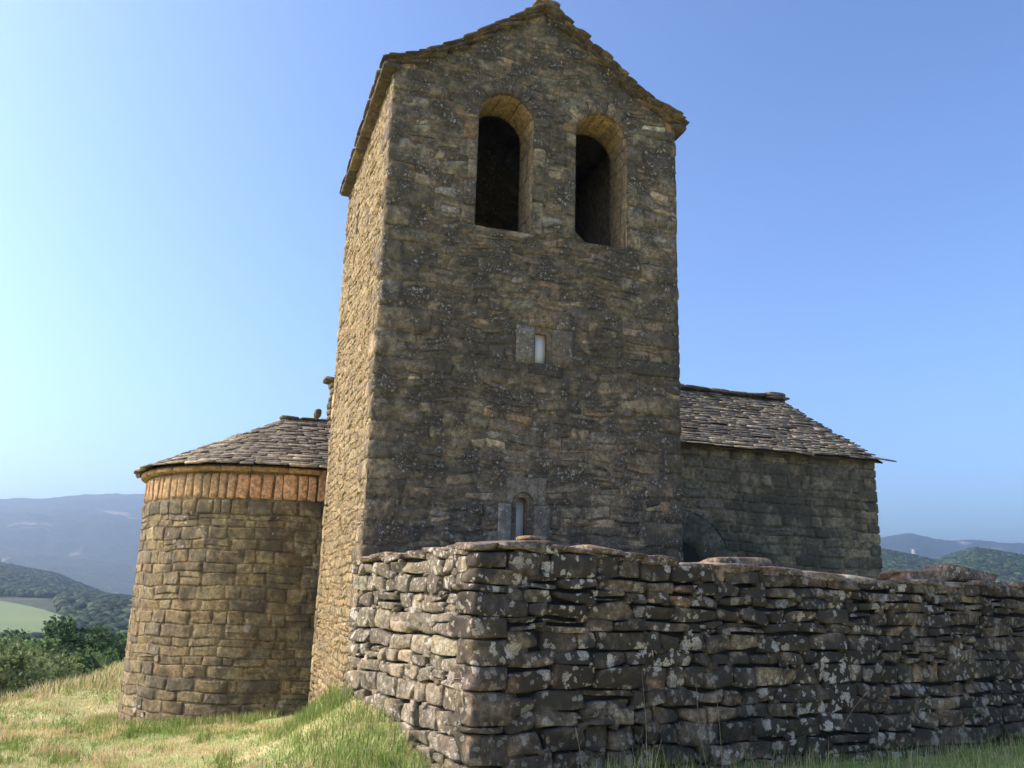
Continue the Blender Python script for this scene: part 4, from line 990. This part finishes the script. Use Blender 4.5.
for seed, H, Wd, nl, lf, bc in ((1, 9, 7.5, 9000, .17, (.065, .095, .030)), (2, 8, 8, 9000, .17, (.085, .115, .038)), (3, 10, 7, 9000, .17, (.05, .08, .028)), (4, 2.6, 3.2, 3200, .09, (.12, .14, .055)), (5, 7, 6, 8000, .15, (.095, .135, .04))):
    tk, cr = make_tree_mesh(seed, H, Wd, nl, lf, bc, .2 if H > 4 else .05)
    a = tk.build('trunk', M_BARK, None, True); b_ = cr.build('crown', M_LEAF)
    protos.append((a.data, b_.data)); bpy.data.objects.remove(a); bpy.data.objects.remove(b_)
def place_tree(pi, azd, rr, scale, name, label, cat, group, rot=0., dz=0., sz=1.):
    x = CAM[0] + rr * math.sin(rad(azd)); y = CAM[1] + rr * math.cos(rad(azd)); z = float(terrain(np.array([x]), np.array([y]))[0]) + dz
    t_ = thing(name, label, cat, (x, y, z), group); t_.rotation_euler[2] = rot; t_.scale = (scale, scale, scale * sz)
    for nm, me in zip(('trunk', 'crown'), protos[pi]):
        o = bpy.data.objects.new(nm, me); COL.objects.link(o); o.parent = t_
    return t_
TREES = [  # prototype, azimuth, distance, scale, label
 (2, -11.6, 66, .95, 'dark round tree at the far left edge of the picture'),
 (0, -10.7, 58, .85, 'broad green tree second from the left edge, in front of the field'),
 (2, -9.6, 84, 1.05, 'dark rounded tree rising highest against the pale field'),
 (1, -9.0, 60, .88, 'mid green spreading tree below the right of the pale field tree'),
 (4, -8.0, 57, 1.0, 'bright green bushy tree in the middle of the grove below the field'),
 (0, -7.4, 75, .98, 'dark tree behind the bright bushy one in the grove'),
 (1, -6.6, 62, 1.02, 'full green tree right of the grove centre, touching the wooded ridge'),
 (2, -5.9, 70, 1.0, 'tall dark tree near the apse, second from the apse wall'),
 (0, -5.0, 60, .92, 'green tree whose right edge meets the apse wall'),
 (2, -4.2, 74, 1.0, 'dark tree half hidden behind the left edge of the apse'),
 (2, -11.0, 44, .62, 'dark low tree at the left edge above the dry scrub'),
 (4, -9.9, 42, .66, 'pale green low tree in front of the grove, left of centre'),
 (1, -8.6, 43, .60, 'low spreading tree at the front middle of the grove'),
 (2, -7.4, 46, .62, 'small dark tree in front, between scrub and dry grass crest'),
 (4, -6.2, 50, .68, 'small bright tree just above the dry grass crest'),
 (0, -5.2, 50, .62, 'small green tree above the crest beside the apse'),
]
for k, (pi, a, rr, s_, lab) in enumerate(TREES): place_tree(pi, a, rr, s_, 'broadleaf_tree', lab, 'tree', 'trees in the grove below the slope', rot=k * 1.7)
SHR = [(-11.5, 26, .8, 'pale green shrub at the far left edge of the lawn'), (-10.7, 27, .75, 'light olive shrub second from the left, on the lawn edge'), (-9.9, 29, .8, 'bushy shrub in the middle of the lawn edge scrub'), (-9.0, 31, .7, 'shrub on the lawn edge where dry twigs stick out'), (-8.2, 34, .72, 'rightmost shrub of the scrub before the dry grass crest'), (-11.1, 31, .95, 'taller olive shrub behind the left edge shrubs'), (-9.4, 35, .95, 'taller shrub rising behind the middle of the scrub')]
for k, (a, rr, s_, lab) in enumerate(SHR): place_tree(3, a, rr, s_, 'shrub', lab, 'shrub', 'scrub along the lawn edge', rot=k * 2.1, dz=-.1)

# --- far woods: one mass of crowns
def blob_field(name, label, a0, a1, r0, r1, n_, size, r, gapf=None):
    acc = Acc(); P, Q = CS[4]; S = P / np.linalg.norm(P, axis=1)[:, None]
    A = r.uniform(a0, a1, n_); Rr = np.sqrt(r.uniform(r0 ** 2, r1 ** 2, n_))
    if gapf is not None: k = gapf(A, Rr); A = A[k]; Rr = Rr[k]; n_ = len(A)
    X = CAM[0] + Rr * np.sin(np.radians(A)); Y = CAM[1] + Rr * np.cos(np.radians(A)); Z = terrain(X, Y)
    s_ = size * r.uniform(.6, 1.35, n_); ph = r.uniform(0, 6.28, (n_, 3))
    wob = 1 + .22 * np.sin(S[None, :, 0] * 4 + ph[:, 0, None]) * np.sin(S[None, :, 1] * 4 + ph[:, 1, None]) + .12 * np.sin(S[None, :, 2] * 6 + ph[:, 2, None])
    V = S[None] * (wob * s_[:, None])[:, :, None] * np.array([1, 1, .85]) + np.stack([X, Y, Z + s_ * .45], -1)[:, None, :]
    F_ = (Q[None] + (np.arange(n_) * len(P))[:, None, None]).reshape(-1, 4)
    c = np.array([(.035, .060, .022), (.05, .075, .028), (.065, .085, .035), (.03, .05, .02)])[r.integers(0, 4, n_)] * np.exp(r.normal(0, .38, (n_, 1)))
    acc.add(V.reshape(-1, 3), F_, np.repeat(c, len(P), axis=0)); o = acc.build(name, M_LEAF, None, False); tag(o, label, 'woodland', kind='stuff'); return o
r = np.random.default_rng(95)
blob_field('woodland', 'dark wooded ridge beyond the pale field on the left', -17, -2, 655, 1180, 19000, 2.5, r)
blob_field('woodland', 'trees in the valley bottom along the pale field on the left', -14, -3, 150, 640, 2200, 2.8, r, lambda A, Rr: (Rr < 300) | (A > -7.2 + (Rr - 300) / 340 * -1.0) )
blob_field('woodland', 'olive green wooded hills on the right beyond the stone wall', 38, 51, 420, 1180, 19000, 2.7, r)
# small far buildings
M_PALE = plain_mat('pale_masonry', (.42, .38, .32), .9, .3, .15); M_FR = plain_mat('tile_roof', (.25, .15, .10), .9, .5, .2)
def far_building(name, label, cat, azd, rr, w_, d_, h_, roof, z_off=0.):
    x = CAM[0] + rr * math.sin(rad(azd)); y = CAM[1] + rr * math.cos(rad(azd)); z = float(terrain(np.array([x]), np.array([y]))[0]) + z_off
    t_ = thing(name, label, cat, (x, y, z))
    acc = Acc(); box(acc, -w_ / 2, w_ / 2, -d_ / 2, d_ / 2, -4, h_); o = acc.build('wall', M_PALE); o.parent = t_
    if roof:
        acc = Acc(); v = [(-w_ / 2 - .5, -d_ / 2 - .5, h_ + .02), (w_ / 2 + .5, -d_ / 2 - .5, h_ + .02), (w_ / 2 + .5, d_ / 2 + .5, h_ + .02), (-w_ / 2 - .5, d_ / 2 + .5, h_ + .02), (-w_ / 2 - .5, 0, h_ + w_ * .22), (w_ / 2 + .5, 0, h_ + w_ * .22)]
        o = mesh_obj('roof', np.array(v), [[0, 1, 5, 4], [2, 3, 4, 5], [0, 4, 3], [1, 2, 5], [0, 3, 2, 1]], M_FR); o.parent = t_
    else:
        for sx in (-1, 1):
            for sy in (-1, 1):
                acc = Acc(); box(acc, sx * w_ * .5 - w_ * .16, sx * w_ * .5 + w_ * .16, sy * d_ * .5 - d_ * .16, sy * d_ * .5 + d_ * .16, h_ - .01, h_ + 1.4)
                o = acc.build('merlon', M_PALE); o.parent = t_
    return t_
far_building('ruined_tower', 'small pale ruined tower standing alone on a far ridge on the right', 'tower', 42.78, 2300, 10, 9, 15, False, -4)
far_building('farmhouse', 'tiny white farmhouse at the foot of the far mountain on the left', 'house', -10.9, 1900, 14, 10, 7, True, 10)

# stalks
def wp(u, off, z): p = CORNER + dR * u + nR * off; return (p[0], p[1], z)
stalk(wp(1.75, .25, -1.62), wp(1.78, .15, -.62), (.02, 0, 0), 'tallest upright dry stalk, left of the other two before the wall')
stalk(wp(2.55, .22, -1.62), wp(2.50, .12, -.70), (-.03, 0, 0), 'upright dry stalk bending over, middle one before the wall')
stalk(wp(2.75, .20, -1.62), wp(2.75, .12, -.72), (.015, 0, 0), 'thin dry stalk just right of the bent middle one')
stalk(wp(4.55, .20, -1.22), wp(5.10, .14, -.86), (0, 0, .03), 'dry stalk leaning diagonally against the right part of the wall')
stalk(wp(1.1, .2, -1.62), wp(1.02, .12, -1.10), (0, 0, 0), 'short dry stalk near the wall corner')
for k, (z0_, z1_, xx) in enumerate(((-1.30, -1.22, -.42), (-1.42, -1.45, -.5), (-1.55, -1.40, -.46))):
    stalk((.02, 4.18, z0_), (xx, 3.95, z1_), (0, 0, .05), ['topmost bare twig poking out at the tower back corner', 'middle bare twig poking out at the tower back corner', 'lowest bare twig poking out at the tower back corner'][k], group='bare twigs at the tower foot', rr0=.006, twig=True)

# ------------------------------------------------------------------ haze
m = bpy.data.materials.new('haze_air'); m.use_nodes = True; t = m.node_tree
for n in list(t.nodes):
    if n.type != 'OUTPUT_MATERIAL': t.nodes.remove(n)
pv = t.nodes.new('ShaderNodeVolumePrincipled'); pv.inputs['Color'].default_value = (.70, .85, 1, 1); pv.inputs['Density'].default_value = .00038; pv.inputs['Anisotropy'].default_value = .6
t.links.new(pv.outputs[0], t.nodes['Material Output'].inputs['Volume'])
acc = Acc(); box(acc, -8600, 8600, -8600, 8600, -140, 420)
hz = mesh_obj('haze', np.concatenate(acc.v), np.concatenate(acc.f), m); tag(hz, 'thin blue haze over the valley and mountains', 'haze', kind='stuff')
